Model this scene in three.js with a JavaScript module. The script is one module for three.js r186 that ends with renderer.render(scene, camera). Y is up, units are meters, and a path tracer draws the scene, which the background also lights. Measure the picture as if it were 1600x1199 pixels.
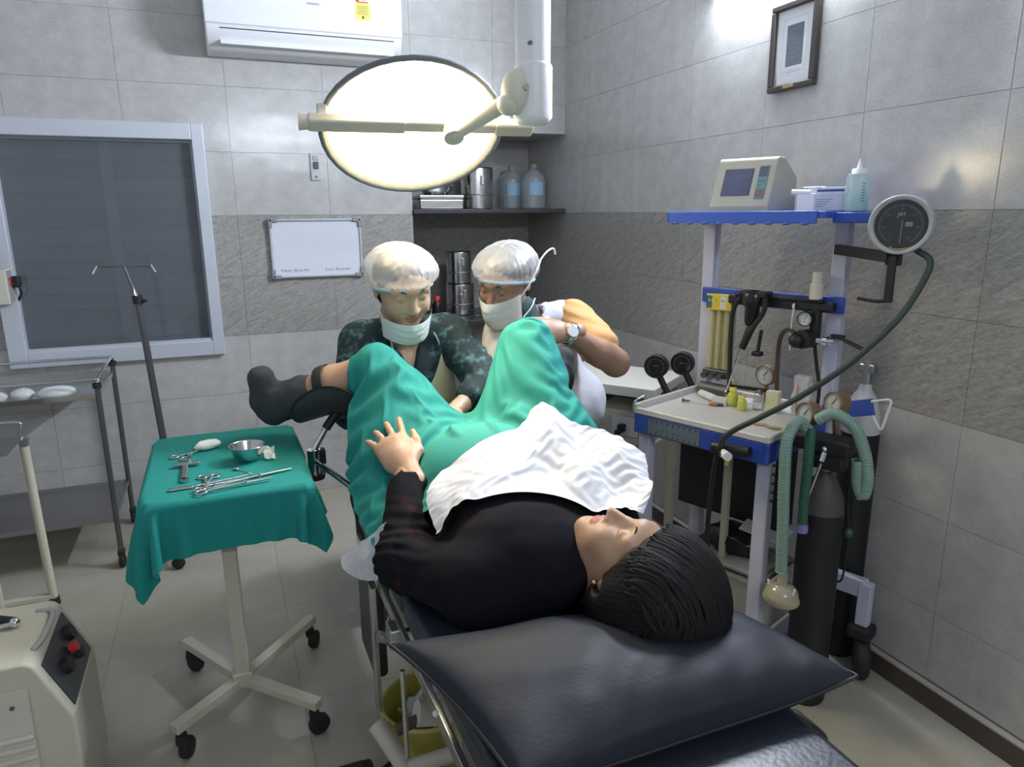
import * as THREE from 'three';
import { RoundedBoxGeometry } from 'three/addons/geometries/RoundedBoxGeometry.js';
import { mergeGeometries, mergeVertices } from 'three/addons/utils/BufferGeometryUtils.js';
import { ImprovedNoise } from 'three/addons/math/ImprovedNoise.js';
import { RectAreaLightUniformsLib } from 'three/addons/lights/RectAreaLightUniformsLib.js';

// ---------------------------------------------------------------- camera, light, exposure
const scene = new THREE.Scene();
scene.background = new THREE.Color(0x000000);
RectAreaLightUniformsLib.init();
const camera = new THREE.PerspectiveCamera(56.67, 1600 / 1199, 0.05, 40);
{
  const p = THREE.MathUtils.degToRad(13.4526), y = THREE.MathUtils.degToRad(22.2448), r = THREE.MathUtils.degToRad(-0.4448);
  const fwd = new THREE.Vector3(Math.sin(y) * Math.cos(p), -Math.sin(p), -Math.cos(y) * Math.cos(p));
  const right = new THREE.Vector3(Math.cos(y), 0, Math.sin(y));
  const up = new THREE.Vector3().crossVectors(right, fwd);
  camera.up.copy(up.multiplyScalar(Math.cos(r)).addScaledVector(right, -Math.sin(r)));
  camera.position.set(0, 1.5, 0);
  camera.lookAt(fwd.add(camera.position));
}
const renderer = new THREE.WebGLRenderer({ antialias: true });
renderer.toneMapping = THREE.LinearToneMapping;
renderer.toneMappingExposure = 1.3;
renderer.shadowMap.enabled = true;
function areaLight(color, intensity, w, h, pos, target) {
  const l = new THREE.RectAreaLight(color, intensity, w, h);
  l.position.set(...pos); l.lookAt(...target); scene.add(l); return l;
}
// the lamps of the room: operating lamp, tube on the right wall, tube on the wall behind the camera
const LAMP = { c: [0.605, 1.752, -2.28], n: [-0.08, -0.79, 0.60] };
{
  const n = new THREE.Vector3(...LAMP.n).normalize(), c = new THREE.Vector3(...LAMP.c).addScaledVector(n, 0.02);
  areaLight(0xffe6b8, 7.5, 0.42, 0.42, c.toArray(), c.clone().add(n).toArray());
  const s = new THREE.SpotLight(0xffe9bf, 8, 0, 0.52, 1.0, 2); s.position.copy(c); s.target.position.set(0.79, 0.95, -1.74); s.castShadow = true; s.shadow.radius = 10; s.shadow.mapSize.set(2048, 2048); scene.add(s, s.target);
}
areaLight(0xe6efff, 480, 0.62, 0.05, [1.855, 2.36, -2.2], [0.855, 2.30, -2.2]);
areaLight(0xe8f0ff, 75, 1.15, 0.06, [0.75, 2.42, 1.56], [0.75, 2.22, 0.56]);

// ---------------------------------------------------------------- helpers
const noiseGen = new ImprovedNoise();
const N = (x, y, z) => noiseGen.noise(x, y, z);
const fbm = (x, y, z) => N(x, y, z) * 0.55 + N(x * 2.1, y * 2.1, z * 2.1 + 5) * 0.28 + N(x * 4.3, y * 4.3, z * 4.3 + 9) * 0.17;
let seed = 7; const rnd = () => ((seed = (seed * 1664525 + 1013904223) >>> 0) / 4294967296);
const V = (x, y, z) => new THREE.Vector3(x, y, z);
const clamp = (v, a, b) => Math.min(b, Math.max(a, v));
const counts = {};
function numbered(name) { const k = counts[name] = (counts[name] ?? -1) + 1; return k ? `${name}_${String(k).padStart(3, '0')}` : name; }
function tag(o, label, category, group) { o.userData.label = label; o.userData.category = category; if (group) o.userData.group = group; return o; }
function thing(name, label, category, pos = [0, 0, 0], turn = 0, group) {
  const o = new THREE.Group(); o.name = numbered(name); o.position.set(...pos); o.rotation.y = turn; scene.add(o);
  tag(o, label, category, group); o.updateMatrixWorld(true); return o;
}
function structure(name) { const o = new THREE.Group(); o.name = name; o.userData.kind = 'structure'; scene.add(o); return o; }
function tidy(g) {
  g = g.index ? g.toNonIndexed() : g.clone();
  for (const k of Object.keys(g.attributes)) if (!['position', 'normal', 'uv', 'color'].includes(k)) g.deleteAttribute(k);
  if (!g.attributes.uv) g.setAttribute('uv', new THREE.BufferAttribute(new Float32Array(g.attributes.position.count * 2), 2));
  g.morphAttributes = {}; g.clearGroups(); return g;
}
function join(list) {
  if (!Array.isArray(list)) return list;
  if (list.length === 1) return list[0];
  const t = list.map(tidy), col = t.some(g => g.attributes.color);
  if (col) for (const g of t) if (!g.attributes.color) g.setAttribute('color', new THREE.BufferAttribute(new Float32Array(g.attributes.position.count * 3).fill(1), 3));
  return mergeGeometries(t);
}
function part(parent, name, geo, mat, label) {
  const m = new THREE.Mesh(join(geo), mat); m.name = name; m.castShadow = m.receiveShadow = true; parent.add(m);
  if (label) m.userData.label = label;
  return m;
}
// a part whose geometry is given in room coordinates
function partWorld(parent, name, geo, mat, label) {
  const g = join(geo).clone(); parent.updateMatrixWorld(true); g.applyMatrix4(parent.matrixWorld.clone().invert()); return part(parent, name, g, mat, label);
}
const place = (g, x, y, z, rx = 0, ry = 0, rz = 0) => g.applyMatrix4(new THREE.Matrix4().compose(V(x, y, z), new THREE.Quaternion().setFromEuler(new THREE.Euler(rx, ry, rz)), V(1, 1, 1)));
const bx = (w, h, d, x = 0, y = 0, z = 0, r = 0.004, rx = 0, ry = 0, rz = 0) => place(r ? new RoundedBoxGeometry(w, h, d, 2, Math.min(r, w / 2.01, h / 2.01, d / 2.01)) : new THREE.BoxGeometry(w, h, d), x, y, z, rx, ry, rz);
const cy = (r1, r2, h, x = 0, y = 0, z = 0, rx = 0, ry = 0, rz = 0, s = 20) => place(new THREE.CylinderGeometry(r1, r2, h, s), x, y, z, rx, ry, rz);
const sp = (r, x, y, z, sx = 1, sy = 1, sz = 1, s = 16) => new THREE.SphereGeometry(r, s, s * 0.7 | 0).scale(sx, sy, sz).translate(x, y, z);
const to = (r, t, x, y, z, rx = 0, ry = 0, rz = 0, arc = Math.PI * 2) => place(new THREE.TorusGeometry(r, t, 10, 36, arc), x, y, z, rx, ry, rz);
const rod = (a, b, r, r2 = r, s = 12) => { const A = V(...a), B = V(...b), d = B.clone().sub(A), g = new THREE.CylinderGeometry(r2, r, d.length(), s); g.applyQuaternion(new THREE.Quaternion().setFromUnitVectors(V(0, 1, 0), d.clone().normalize())); const m = A.add(B).multiplyScalar(0.5); return g.translate(m.x, m.y, m.z); };
const tube = (pts, r, seg = 40, rs = 10, tension = 0.5) => new THREE.TubeGeometry(new THREE.CatmullRomCurve3(pts.map(p => V(...p)), false, 'catmullrom', tension), seg, r, rs);
const lathe = (pts, x = 0, y = 0, z = 0, rx = 0, ry = 0, rz = 0, s = 36) => place(new THREE.LatheGeometry(pts.map(p => new THREE.Vector2(...p)), s), x, y, z, rx, ry, rz);
// bar of rectangular section from a to b
function bar(a, b, w, h) { const A = V(...a), B = V(...b), d = B.clone().sub(A), L = d.length(); const z = d.normalize(), x = Math.abs(z.y) > 0.95 ? V(1, 0, 0) : V(0, 1, 0).cross(z).normalize(), y = z.clone().cross(x).normalize(); x.copy(y.clone().cross(z)); const g = new RoundedBoxGeometry(w, h, L, 1, Math.min(w, h) * 0.12); const m = A.add(B).multiplyScalar(0.5); return g.applyMatrix4(new THREE.Matrix4().makeBasis(x, y, z).setPosition(m)); }

// ---------------------------------------------------------------- materials
const C3 = (r, g, b) => new THREE.Color().setRGB(r, g, b);
function mat(color, rough = 0.5, metal = 0, o = {}) { return new THREE.MeshPhysicalMaterial({ color, roughness: rough, metalness: metal, side: THREE.DoubleSide, ...o }); }
function tex(w, h, fn, srgb = true) {
  const d = new Uint8Array(w * h * 4);
  for (let j = 0; j < h; j++) for (let i = 0; i < w; i++) { const c = fn(i / w, j / h), k = (j * w + i) * 4; d[k] = clamp(c[0], 0, 255); d[k + 1] = clamp(c[1], 0, 255); d[k + 2] = clamp(c[2], 0, 255); d[k + 3] = 255; }
  const t = new THREE.DataTexture(d, w, h); t.magFilter = THREE.LinearFilter; t.minFilter = THREE.LinearMipmapLinearFilter; t.generateMipmaps = true; t.wrapS = t.wrapT = THREE.RepeatWrapping; if (srgb) t.colorSpace = THREE.SRGBColorSpace; t.needsUpdate = true; return t;
}
function canvasTex(w, h, draw) { const c = document.createElement('canvas'); c.width = w; c.height = h; draw(c.getContext('2d'), w, h); const t = new THREE.CanvasTexture(c); t.colorSpace = THREE.SRGBColorSpace; return t; }
const weave = tex(256, 256, (u, v) => { const a = 128 + 60 * Math.sin(u * 256 * 0.79) * Math.sin(v * 256 * 0.79) + 60 * N(u * 40, v * 40, 1); return [a, a, a]; }, false);
const grit = tex(256, 256, (u, v) => { const a = 128 + 90 * N(u * 60, v * 60, 3) + 50 * N(u * 130, v * 130, 7); return [a, a, a]; }, false);
const wavy = tex(256, 256, (u, v) => { const a = 128 + 110 * N(u * 3, v * 3, 11.3) ; return [a, a, a]; }, false);
const M = {
  steel: mat(C3(0.62, 0.62, 0.60), 0.22, 1), chrome: mat(C3(0.75, 0.75, 0.76), 0.1, 1), dullSteel: mat(C3(0.42, 0.42, 0.42), 0.42, 1),
  darkSteel: mat(C3(0.16, 0.16, 0.165), 0.4, 0.8), aluminium: mat(C3(0.60, 0.63, 0.68), 0.42, 0.25),
  black: mat(C3(0.012, 0.012, 0.014), 0.5), rubber: mat(C3(0.018, 0.018, 0.02), 0.75), blackGloss: mat(C3(0.014, 0.014, 0.016), 0.25),
  cream: mat(C3(0.62, 0.60, 0.50), 0.45), creamPaint: mat(C3(0.60, 0.57, 0.45), 0.4), white: mat(C3(0.78, 0.79, 0.80), 0.4), whiteGloss: mat(C3(0.80, 0.81, 0.82), 0.22),
  grey: mat(C3(0.36, 0.36, 0.36), 0.5), lilac: mat(C3(0.56, 0.56, 0.68), 0.42), blue: mat(C3(0.035, 0.085, 0.42), 0.38), bluePlastic: mat(C3(0.05, 0.12, 0.52), 0.25),
  granite: mat(C3(0.05, 0.05, 0.052), 0.28), marbleTop: mat(C3(0.66, 0.64, 0.56), 0.35), red: mat(C3(0.55, 0.03, 0.02), 0.4), yellow: mat(C3(0.75, 0.62, 0.06), 0.45),
  brown: mat(C3(0.10, 0.075, 0.055), 0.5), skirting: mat(C3(0.085, 0.065, 0.055), 0.5), rustBrass: mat(C3(0.30, 0.20, 0.12), 0.5, 0.6), brass: mat(C3(0.55, 0.42, 0.2), 0.35, 1),
  green: mat(C3(0.005, 0.235, 0.205), 0.85, 0, { sheen: 0.2, sheenRoughness: 0.6, bumpMap: weave, bumpScale: 0.0004 }),
  linen: mat(C3(0.66, 0.67, 0.70), 0.85, 0, { bumpMap: weave, bumpScale: 0.0004 }), gauze: mat(C3(0.82, 0.81, 0.77), 0.95),
  glass: mat(0xffffff, 0.03, 0, { transmission: 1, thickness: 0, ior: 1.45 }),
  clearPlastic: mat(C3(0.93, 0.95, 0.96), 0.12, 0, { transmission: 0.85, thickness: 0 }),
  paper: mat(C3(0.78, 0.79, 0.8), 0.8),
};
// ================================================================ the room
const XR = 1.925, ZB = -3.873, ZA = -4.396, XL = -1.7, ZF = 1.65, YC = 2.95;
const tileTex = tex(512, 340, (u, v) => { const a = 188 + 16 * fbm(u * 6, v * 4, 2) + 9 * N(u * 60, v * 40, 4); return [a, a * 0.99, a * 0.972]; });
const bandTex = tex(512, 340, (u, v) => { const s = u * 9 + v * 6, t = u * 6 - v * 9; const a = 158 + 30 * fbm(s * 0.5, t * 2.2, 3) + 26 * N(s * 2, t * 9, 6) + 10 * N(u * 90, v * 60, 9); return [a, a * 0.98, a * 0.94]; });
const tileMats = [], bandMats = [];
for (let k = 0; k < 3; k++) {
  const shift = t => { const c = t.clone(); c.offset.set(k * 0.31, k * 0.17); c.needsUpdate = true; return c; };
  tileMats.push(mat(C3(1, 1, 1).multiplyScalar(0.99 - k * 0.006), 0.16, 0, { map: shift(tileTex), bumpMap: wavy, bumpScale: 0.0012 }));
  bandMats.push(mat(C3(1, 1, 1).multiplyScalar(1 - k * 0.012), 0.3, 0, { map: shift(bandTex), bumpMap: grit, bumpScale: 0.0003 }));
}
const groutMat = mat(C3(0.44, 0.44, 0.43), 0.7), plaster = mat(C3(0.62, 0.63, 0.64), 0.75);
const TW = 0.455, TH = 0.3, GAP = 0.0014, TT = 0.004;
const tileGeo = {};
// rectangles of a tile cell after cutting holes [u0,u1,v0,v1]
function cut(rects, h) {
  const out = [];
  for (const r of rects) {
    if (r[1] <= h[0] || r[0] >= h[1] || r[3] <= h[2] || r[2] >= h[3]) { out.push(r); continue; }
    if (r[0] < h[0]) out.push([r[0], h[0], r[2], r[3]]);
    if (r[1] > h[1]) out.push([h[1], r[1], r[2], r[3]]);
    const a = Math.max(r[0], h[0]), b = Math.min(r[1], h[1]);
    if (r[2] < h[2]) out.push([a, b, r[2], h[2]]);
    if (r[3] > h[3]) out.push([a, b, h[3], r[3]]);
  }
  return out.filter(r => r[1] - r[0] > 0.004 && r[3] - r[2] > 0.004);
}
// tiles over the area [u0,u1]x[v0,v1]; toWorld turns tile-plane (u, v) into a placed geometry
function tileWall(parent, u0, u1, v0, v1, uStart, holes, orient, hasBand = true) {
  const i0 = Math.floor((u0 - uStart) / TW), i1 = Math.ceil((u1 - uStart) / TW);
  for (let i = i0; i < i1; i++) for (let j = Math.floor(v0 / TH + 1e-6); j * TH < v1 - 1e-6; j++) {
    const cell = [Math.max(u0, uStart + i * TW) + GAP / 2, Math.min(u1, uStart + (i + 1) * TW) - GAP / 2, Math.max(v0, j * TH) + GAP / 2, Math.min(v1, (j + 1) * TH) - GAP / 2];
    let rs = [cell]; for (const h of holes) rs = cut(rs, h);
    if (!rs.length) continue;
    const gs = rs.map(r => {
      const w = r[1] - r[0], h = r[3] - r[2], key = [w.toFixed(4), h.toFixed(4), ((r[0] - uStart) % TW).toFixed(3), (r[2] % TH).toFixed(3)].join();
      if (!tileGeo[key]) { const g = new THREE.BoxGeometry(w, h, TT), uv = g.attributes.uv, p = g.attributes.position; for (let k = 0; k < uv.count; k++) uv.setXY(k, (p.getX(k) + w / 2 + r[0] - uStart - i * TW) / TW, (p.getY(k) + h / 2 + r[2] - j * TH) / TH); tileGeo[key] = g; }
      return [tileGeo[key], (r[0] + r[1]) / 2, (r[2] + r[3]) / 2];
    });
    const band = hasBand && j >= 3 && j < 5, m = (band ? bandMats : tileMats)[(i * 7 + j * 5 + 300) % 3];
    let mesh;
    if (gs.length === 1) { mesh = new THREE.Mesh(gs[0][0], m); mesh.position.set(gs[0][1], gs[0][2], 0); }
    else mesh = new THREE.Mesh(join(gs.map(([g, x, y]) => g.clone().translate(x, y, 0))), m);
    mesh.name = 'tile'; mesh.castShadow = mesh.receiveShadow = true;
    const holder = new THREE.Matrix4().copy(orient).multiply(new THREE.Matrix4().makeTranslation(mesh.position.x, mesh.position.y, -TT / 2));
    holder.decompose(mesh.position, mesh.quaternion, mesh.scale); parent.add(mesh);
  }
}
const WIN = [-0.925, 0.0, 0.815, 1.925];
{ // back wall with the window opening and the shelf alcove
  const w = structure('wall_back'), z = ZB - TT, T = 0.2;
  const blk = (x0, x1, y0, y1, z0, z1) => bx(x1 - x0, y1 - y0, z1 - z0, (x0 + x1) / 2, (y0 + y1) / 2, (z0 + z1) / 2, 0);
  part(w, 'wall_core', [blk(XL, WIN[0], 0, YC, z - T, z), blk(WIN[0], WIN[1], 0, WIN[2], z - T, z), blk(WIN[0], WIN[1], WIN[3], YC, z - T, z), blk(WIN[1], 1.01 - TT, 0, YC, z - T, z), blk(1.01 - TT, XR, 1.94, YC, z - 0.515, z), blk(0.85, 1.01 - TT, 0, YC, ZA - 0.15, z), blk(1.01 - TT, XR + 0.008, 0, 1.94, ZA - 0.15, ZA - TT)], groutMat);
  tileWall(w, -1.3, XR, 0, 2.7, 0.118 - TW * 2, [[...WIN], [1.01, XR, 0, 1.94]], new THREE.Matrix4().makeTranslation(0, 0, ZB));
  tileWall(w, 1.01, XR, 0, 1.94, 1.01, [], new THREE.Matrix4().makeTranslation(0, 0, ZA));
}
{ // right wall
  const w = structure('wall_right');
  part(w, 'wall_core', bx(0.2, YC, ZF - ZA + 0.15, XR + TT + 0.1, YC / 2, (ZF + ZA - 0.15) / 2, 0), groutMat);
  tileWall(w, 0.0, 4.396, 0.08, 2.7, 1.716 - TW * 4, [], new THREE.Matrix4().makeRotationY(-Math.PI / 2).setPosition(XR, 0, 0).multiply(new THREE.Matrix4().makeTranslation(-4.396, 0, 0)));
  const b = structure('baseboard_right');
  part(b, 'skirting_board', bx(0.02, 0.068, 3.9, XR - 0.012, 0.034, -1.9, 0.002), M.skirting);
  part(b, 'skirting_cap', bx(0.022, 0.007, 3.9, XR - 0.012, 0.0716, -1.9, 0.001), mat(C3(0.45, 0.42, 0.36), 0.4));
}
{
  const l = structure('wall_left'); part(l, 'wall_core', bx(0.2, YC, ZF - ZB, XL - 0.1, YC / 2, (ZF + ZB) / 2, 0), plaster);
  const f = structure('wall_front'); part(f, 'wall_core', bx(XR - XL + 0.2, YC, 0.2, (XR + XL) / 2, YC / 2, ZF + 0.1, 0), plaster);
  const c = structure('ceiling'); part(c, 'slab', bx(XR - XL + 0.4, 0.2, ZF - ZA + 0.4, (XR + XL) / 2, YC + 0.1, (ZF + ZA) / 2, 0), plaster);
}
{ // floor of large pale tiles, laid almost without joints
  const f = structure('floor');
  part(f, 'floor_bed', bx(XR - XL + 0.3, 0.12, ZF - ZA + 0.3, (XR + XL) / 2, -0.066, (ZF + ZA) / 2, 0), mat(C3(0.40, 0.39, 0.34), 0.6));
  const ft = tex(512, 512, (u, v) => { const a = 174 + 10 * fbm(u * 5, v * 5, 8) + 9 * N(u * 110, v * 110, 2); return [a, a * 0.98, a * 0.89]; });
  const fm = [0, 1, 2].map(k => { const t = ft.clone(); t.offset.set(k * 0.37, k * 0.21); t.needsUpdate = true; return mat(C3(1, 1, 1).multiplyScalar(1 - 0.015 * k), 0.34, 0, { map: t, bumpMap: grit, bumpScale: 0.00015 }); });
  const g = new THREE.BoxGeometry(0.5991, 0.006, 0.5991);
  for (let i = 0; i < 6; i++) for (let j = 0; j < 9; j++) {
    const m = new THREE.Mesh(g, fm[(i * 5 + j * 7) % 3]); m.position.set(XR - 0.3 - i * 0.6, -0.003, -3.573 + j * 0.6); m.name = 'floor_tile'; m.receiveShadow = true; f.add(m);
  }
}
{ // window: aluminium frame, dark night behind a pane, horizontal louvre slats outside
  const w = structure('window_1'), [x0, x1, y0, y1] = WIN, cx = (x0 + x1) / 2, cyy = (y0 + y1) / 2, W = x1 - x0, H = y1 - y0, fw = 0.075;
  const fr = (a, b, c, d) => bx(b - a, d - c, 0.06, (a + b) / 2, (c + d) / 2, ZB + 0.0, 0.004);
  part(w, 'window_frame', [fr(x0, x0 + fw, y0, y1), fr(x1 - fw * 0.72, x1, y0, y1), fr(x0 + fw, x1 - fw * 0.72, y1 - fw, y1), fr(x0 + fw, x1 - fw * 0.72, y0, y0 + fw)], M.aluminium);
  part(w, 'inner_bead', [bx(W - 2 * fw + 0.03, 0.014, 0.016, cx, y1 - fw - 0.004, ZB - 0.028, 0.002), bx(W - 2 * fw + 0.03, 0.014, 0.03, cx, y0 + fw + 0.004, ZB + 0.012, 0.002), bx(0.012, H - 2 * fw, 0.016, x1 - fw * 0.72 - 0.004, cyy, ZB - 0.028, 0.002)], M.aluminium);
  part(w, 'pane', bx(W - 0.1, H - 0.12, 0.005, cx, cyy, ZB - 0.02, 0), mat(C3(0.75, 0.78, 0.82), 0.09, 0, { transmission: 0.9, thickness: 0, ior: 1.5 }));
  const slatM = [mat(C3(0.042, 0.045, 0.05), 0.5), mat(C3(0.03, 0.032, 0.036), 0.5), mat(C3(0.056, 0.06, 0.066), 0.5)];
  const sg = new THREE.BoxGeometry(W - 0.06, 0.078, 0.004);
  for (let k = 0; k < 14; k++) { const m = new THREE.Mesh(sg, slatM[(k * 2) % 3]); m.name = 'louvre_slat'; m.position.set(cx, y0 + 0.06 + k * 0.077, ZB - 0.085); m.rotation.x = -0.32; w.add(m); }
  part(w, 'mullion', bx(0.05, H - 0.08, 0.02, cx + 0.03, cyy, ZB - 0.048, 0.003), mat(C3(0.075, 0.08, 0.085), 0.5));
  part(w, 'outer_shutter', bx(W, H, 0.01, cx, cyy, ZB - 0.17, 0), mat(C3(0.02, 0.021, 0.024), 0.8));
}
{ // alcove shelves
  const s = structure('trim_1'); part(s, 'granite_shelf', bx(XR - 1.012, 0.024, 0.54, (XR + 1.012) / 2, 1.513, -4.124, 0.003), M.granite);
  const t = structure('trim_2'); part(t, 'granite_counter', bx(XR - 1.012, 0.03, 0.53, (XR + 1.012) / 2, 0.885, -4.128, 0.003), M.granite);
}
// ================================================================ things on the walls
{
  const o = thing('air_conditioner', 'white split air conditioner mounted high on the tiled wall above the window', 'air conditioner', [0.493, 2.235, ZB + 0.005]);
  const W = 0.885, D = 0.2;
  const prof = new THREE.Shape(); prof.moveTo(0, 0.0); prof.lineTo(0.11, 0.004); prof.quadraticCurveTo(0.185, 0.02, D, 0.1); prof.lineTo(D, 0.27); prof.quadraticCurveTo(D - 0.004, 0.298, D - 0.04, 0.3); prof.lineTo(0, 0.3); prof.closePath();
  const ex = (s, depth, bev) => new THREE.ExtrudeGeometry(s, { depth, bevelEnabled: true, bevelSize: bev, bevelThickness: bev, bevelSegments: 3, curveSegments: 14 });
  part(o, 'body', ex(prof, W - 0.02, 0.008).translate(0.008, 0, -(W - 0.02) / 2).rotateY(-Math.PI / 2), M.white);
  part(o, 'front_panel', bx(W, 0.20, 0.016, 0, 0.19, D + 0.014, 0.012), M.whiteGloss);
  part(o, 'air_flap', bx(W - 0.1, 0.006, 0.075, 0.01, 0.038, 0.176, 0.003, 0.78), M.whiteGloss);
  part(o, 'air_slot', bx(W - 0.1, 0.011, 0.01, 0.01, 0.0785, 0.2055, 0.002), M.black);
  const lg = canvasTex(256, 48, (c, w, h) => { c.fillStyle = '#cfd0d2'; c.fillRect(0, 0, w, h); c.fillStyle = '#55585f'; c.font = 'bold 40px sans-serif'; c.textAlign = 'center'; c.fillText('Panasonic', w / 2, 38); });
  part(o, 'badge', new THREE.PlaneGeometry(0.066, 0.012).translate(0.03, 0.205, D + 0.0232), mat(0xffffff, 0.4, 0, { map: lg }));
  const lab = canvasTex(128, 200, (c, w, h) => {
    c.fillStyle = '#e9dc74'; c.fillRect(0, 0, w, h); c.fillStyle = '#d8d4c8'; c.fillRect(0, 0, w, 70);
    c.fillStyle = '#c33a2c'; c.beginPath(); c.arc(44, 44, 34, Math.PI * 0.75, Math.PI * 1.6); c.lineTo(44, 44); c.fill(); c.fillStyle = '#5e8b3a'; c.beginPath(); c.arc(74, 48, 30, Math.PI * 1.1, Math.PI * 1.9); c.lineTo(74, 48); c.fill();
    c.fillStyle = '#c0772c'; c.fillRect(20, 56, 90, 12); c.strokeStyle = '#7d7431'; c.lineWidth = 4; c.strokeRect(24, 92, 80, 60); for (let k = 0; k < 3; k++) { c.fillStyle = '#8f8740'; c.fillRect(32, 102 + k * 16, 62, 6); } c.fillStyle = '#5a552a'; c.fillRect(56, 166, 18, 22);
  });
  part(o, 'rating_label', new THREE.PlaneGeometry(0.072, 0.112).translate(0.255, 0.21, D + 0.0232), mat(0xffffff, 0.5, 0, { map: lab }), 'yellow energy rating sticker');
}
{
  const o = thing('whiteboard', 'small white notice board with grey corner caps on the dark tile band', 'whiteboard', [0.492, 1.333, ZB + 0.003]);
  const W = 0.45, H = 0.285;
  const t = canvasTex(1024, 640, (c, w, h) => {
    c.fillStyle = '#dcdfe6'; c.fillRect(0, 0, w, h); c.fillStyle = '#6f7684';
    const caps = (s, x) => { for (const word of s.split(' ')) { c.font = 'bold 44px serif'; c.fillText(word[0], x, 600); x += c.measureText(word[0]).width + 3; c.font = 'bold 34px serif'; c.fillText(word.slice(1), x, 600); x += c.measureText(word.slice(1)).width + 26; } };
    caps('THINK HEALTHY', 66); caps('STAY HEALTHY', 590);
  });
  part(o, 'board', bx(W, H, 0.012, 0, 0, 0.006, 0.002), M.whiteGloss);
  part(o, 'writing_surface', new THREE.PlaneGeometry(W - 0.016, H - 0.016).translate(0, 0, 0.0126), mat(0xffffff, 0.2, 0, { map: t }));
  part(o, 'frame', [bx(W, 0.012, 0.02, 0, H / 2, 0.01, 0.003), bx(W, 0.012, 0.02, 0, -H / 2, 0.01, 0.003), bx(0.012, H, 0.02, -W / 2, 0, 0.01, 0.003), bx(0.012, H, 0.02, W / 2, 0, 0.01, 0.003)], mat(C3(0.6, 0.62, 0.65), 0.35, 0.5));
  for (const [a, b] of [[-1, -1], [-1, 1], [1, -1], [1, 1]]) part(o, 'corner_cap', [bx(0.045, 0.02, 0.024, a * (W / 2 - 0.016), b * (H / 2), 0.012, 0.004), bx(0.02, 0.045, 0.024, a * (W / 2), b * (H / 2 - 0.016), 0.012, 0.004)], mat(C3(0.28, 0.29, 0.31), 0.5));
}
{
  const o = thing('switch_plate', 'small grey wall switch plate on the light tiles beside the operating lamp', 'switch', [0.513, 1.737, ZB + 0.001]);
  part(o, 'plate', bx(0.05, 0.132, 0.008, 0, 0, 0.004, 0.003), mat(C3(0.5, 0.5, 0.5), 0.5));
  part(o, 'rocker', bx(0.024, 0.034, 0.014, 0.002, 0.008, 0.01, 0.003), mat(C3(0.07, 0.07, 0.075), 0.4)); part(o, 'socket', bx(0.026, 0.022, 0.006, 0, 0.042, 0.008, 0.002), M.grey);
  part(o, 'screw', cy(0.005, 0.005, 0.004, 0, -0.048, 0.009, Math.PI / 2), M.darkSteel);
}
{
  const o = thing('picture_frame', 'framed print with a dark blue rectangle hanging high on the right wall', 'picture', [XR - 0.002, 2.055, -2.082], -Math.PI / 2);
  const W = 0.215, H = 0.285, f = (w, h, x, y) => bx(w, h, 0.024, x, y, 0.014, 0.004);
  part(o, 'frame', [f(W, 0.02, 0, H / 2 - 0.01), f(W, 0.02, 0, -H / 2 + 0.01), f(0.02, H - 0.04, -W / 2 + 0.01, 0), f(0.02, H - 0.04, W / 2 - 0.01, 0)], mat(C3(0.06, 0.05, 0.045), 0.35));
  const t = canvasTex(256, 340, (c, w, h) => { c.fillStyle = '#8f8c88'; c.fillRect(0, 0, w, h); c.fillStyle = '#dcdcdc'; c.beginPath(); c.moveTo(14, 10); c.lineTo(w - 14, 10); c.quadraticCurveTo(w - 4, h / 2, w - 26, h - 12); c.lineTo(26, h - 12); c.quadraticCurveTo(4, h / 2, 14, 10); c.fill(); c.strokeStyle = '#aab0b5'; c.lineWidth = 2; c.strokeRect(50, 50, w - 100, h - 110); c.fillStyle = '#5c6873'; c.fillRect(76, 78, 108, 178); c.fillStyle = '#667480'; for (let k = 0; k < 7; k++) c.fillRect(92, 96 + k * 20, 76 - (k % 3) * 14, 5); c.fillStyle = '#b6babd'; for (let k = 0; k < 3; k++) c.fillRect(84, 272 + k * 10, 90, 3); });
  part(o, 'print', new THREE.PlaneGeometry(W - 0.03, H - 0.03).translate(0, 0, 0.012), mat(0xffffff, 0.5, 0, { map: t }));
  part(o, 'glazing', new THREE.PlaneGeometry(W - 0.034, H - 0.034).translate(0, 0, 0.018), M.glass);
  part(o, 'name_plate', bx(0.05, 0.009, 0.003, 0.0, -H / 2 + 0.01, 0.0275, 0.001), M.brass);
}
function tubeLight(label, pos, turn, len, glow) {
  const o = thing('tube_light', label, 'light', pos, turn);
  part(o, 'batten', bx(len + 0.1, 0.05, 0.035, 0, 0.03, 0.018, 0.006), M.white);
  part(o, 'lamp_tube', cy(0.013, 0.013, len, 0, -0.012, 0.042, 0, 0, Math.PI / 2), new THREE.MeshStandardMaterial({ color: 0xffffff, emissive: 0xeaf2ff, emissiveIntensity: glow }));
  for (const s of [-1, 1]) part(o, 'end_holder', bx(0.02, 0.05, 0.04, s * (len / 2 + 0.01), -0.006, 0.036, 0.004), M.white);
}
tubeLight('short fluorescent tube glowing above the picture frame on the right wall', [XR - 0.001, 2.36, -2.2], -Math.PI / 2, 0.62, 120);
tubeLight('long fluorescent tube on the wall behind the viewer', [0.75, 2.42, ZF - 0.001], Math.PI, 1.15, 24);
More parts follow.
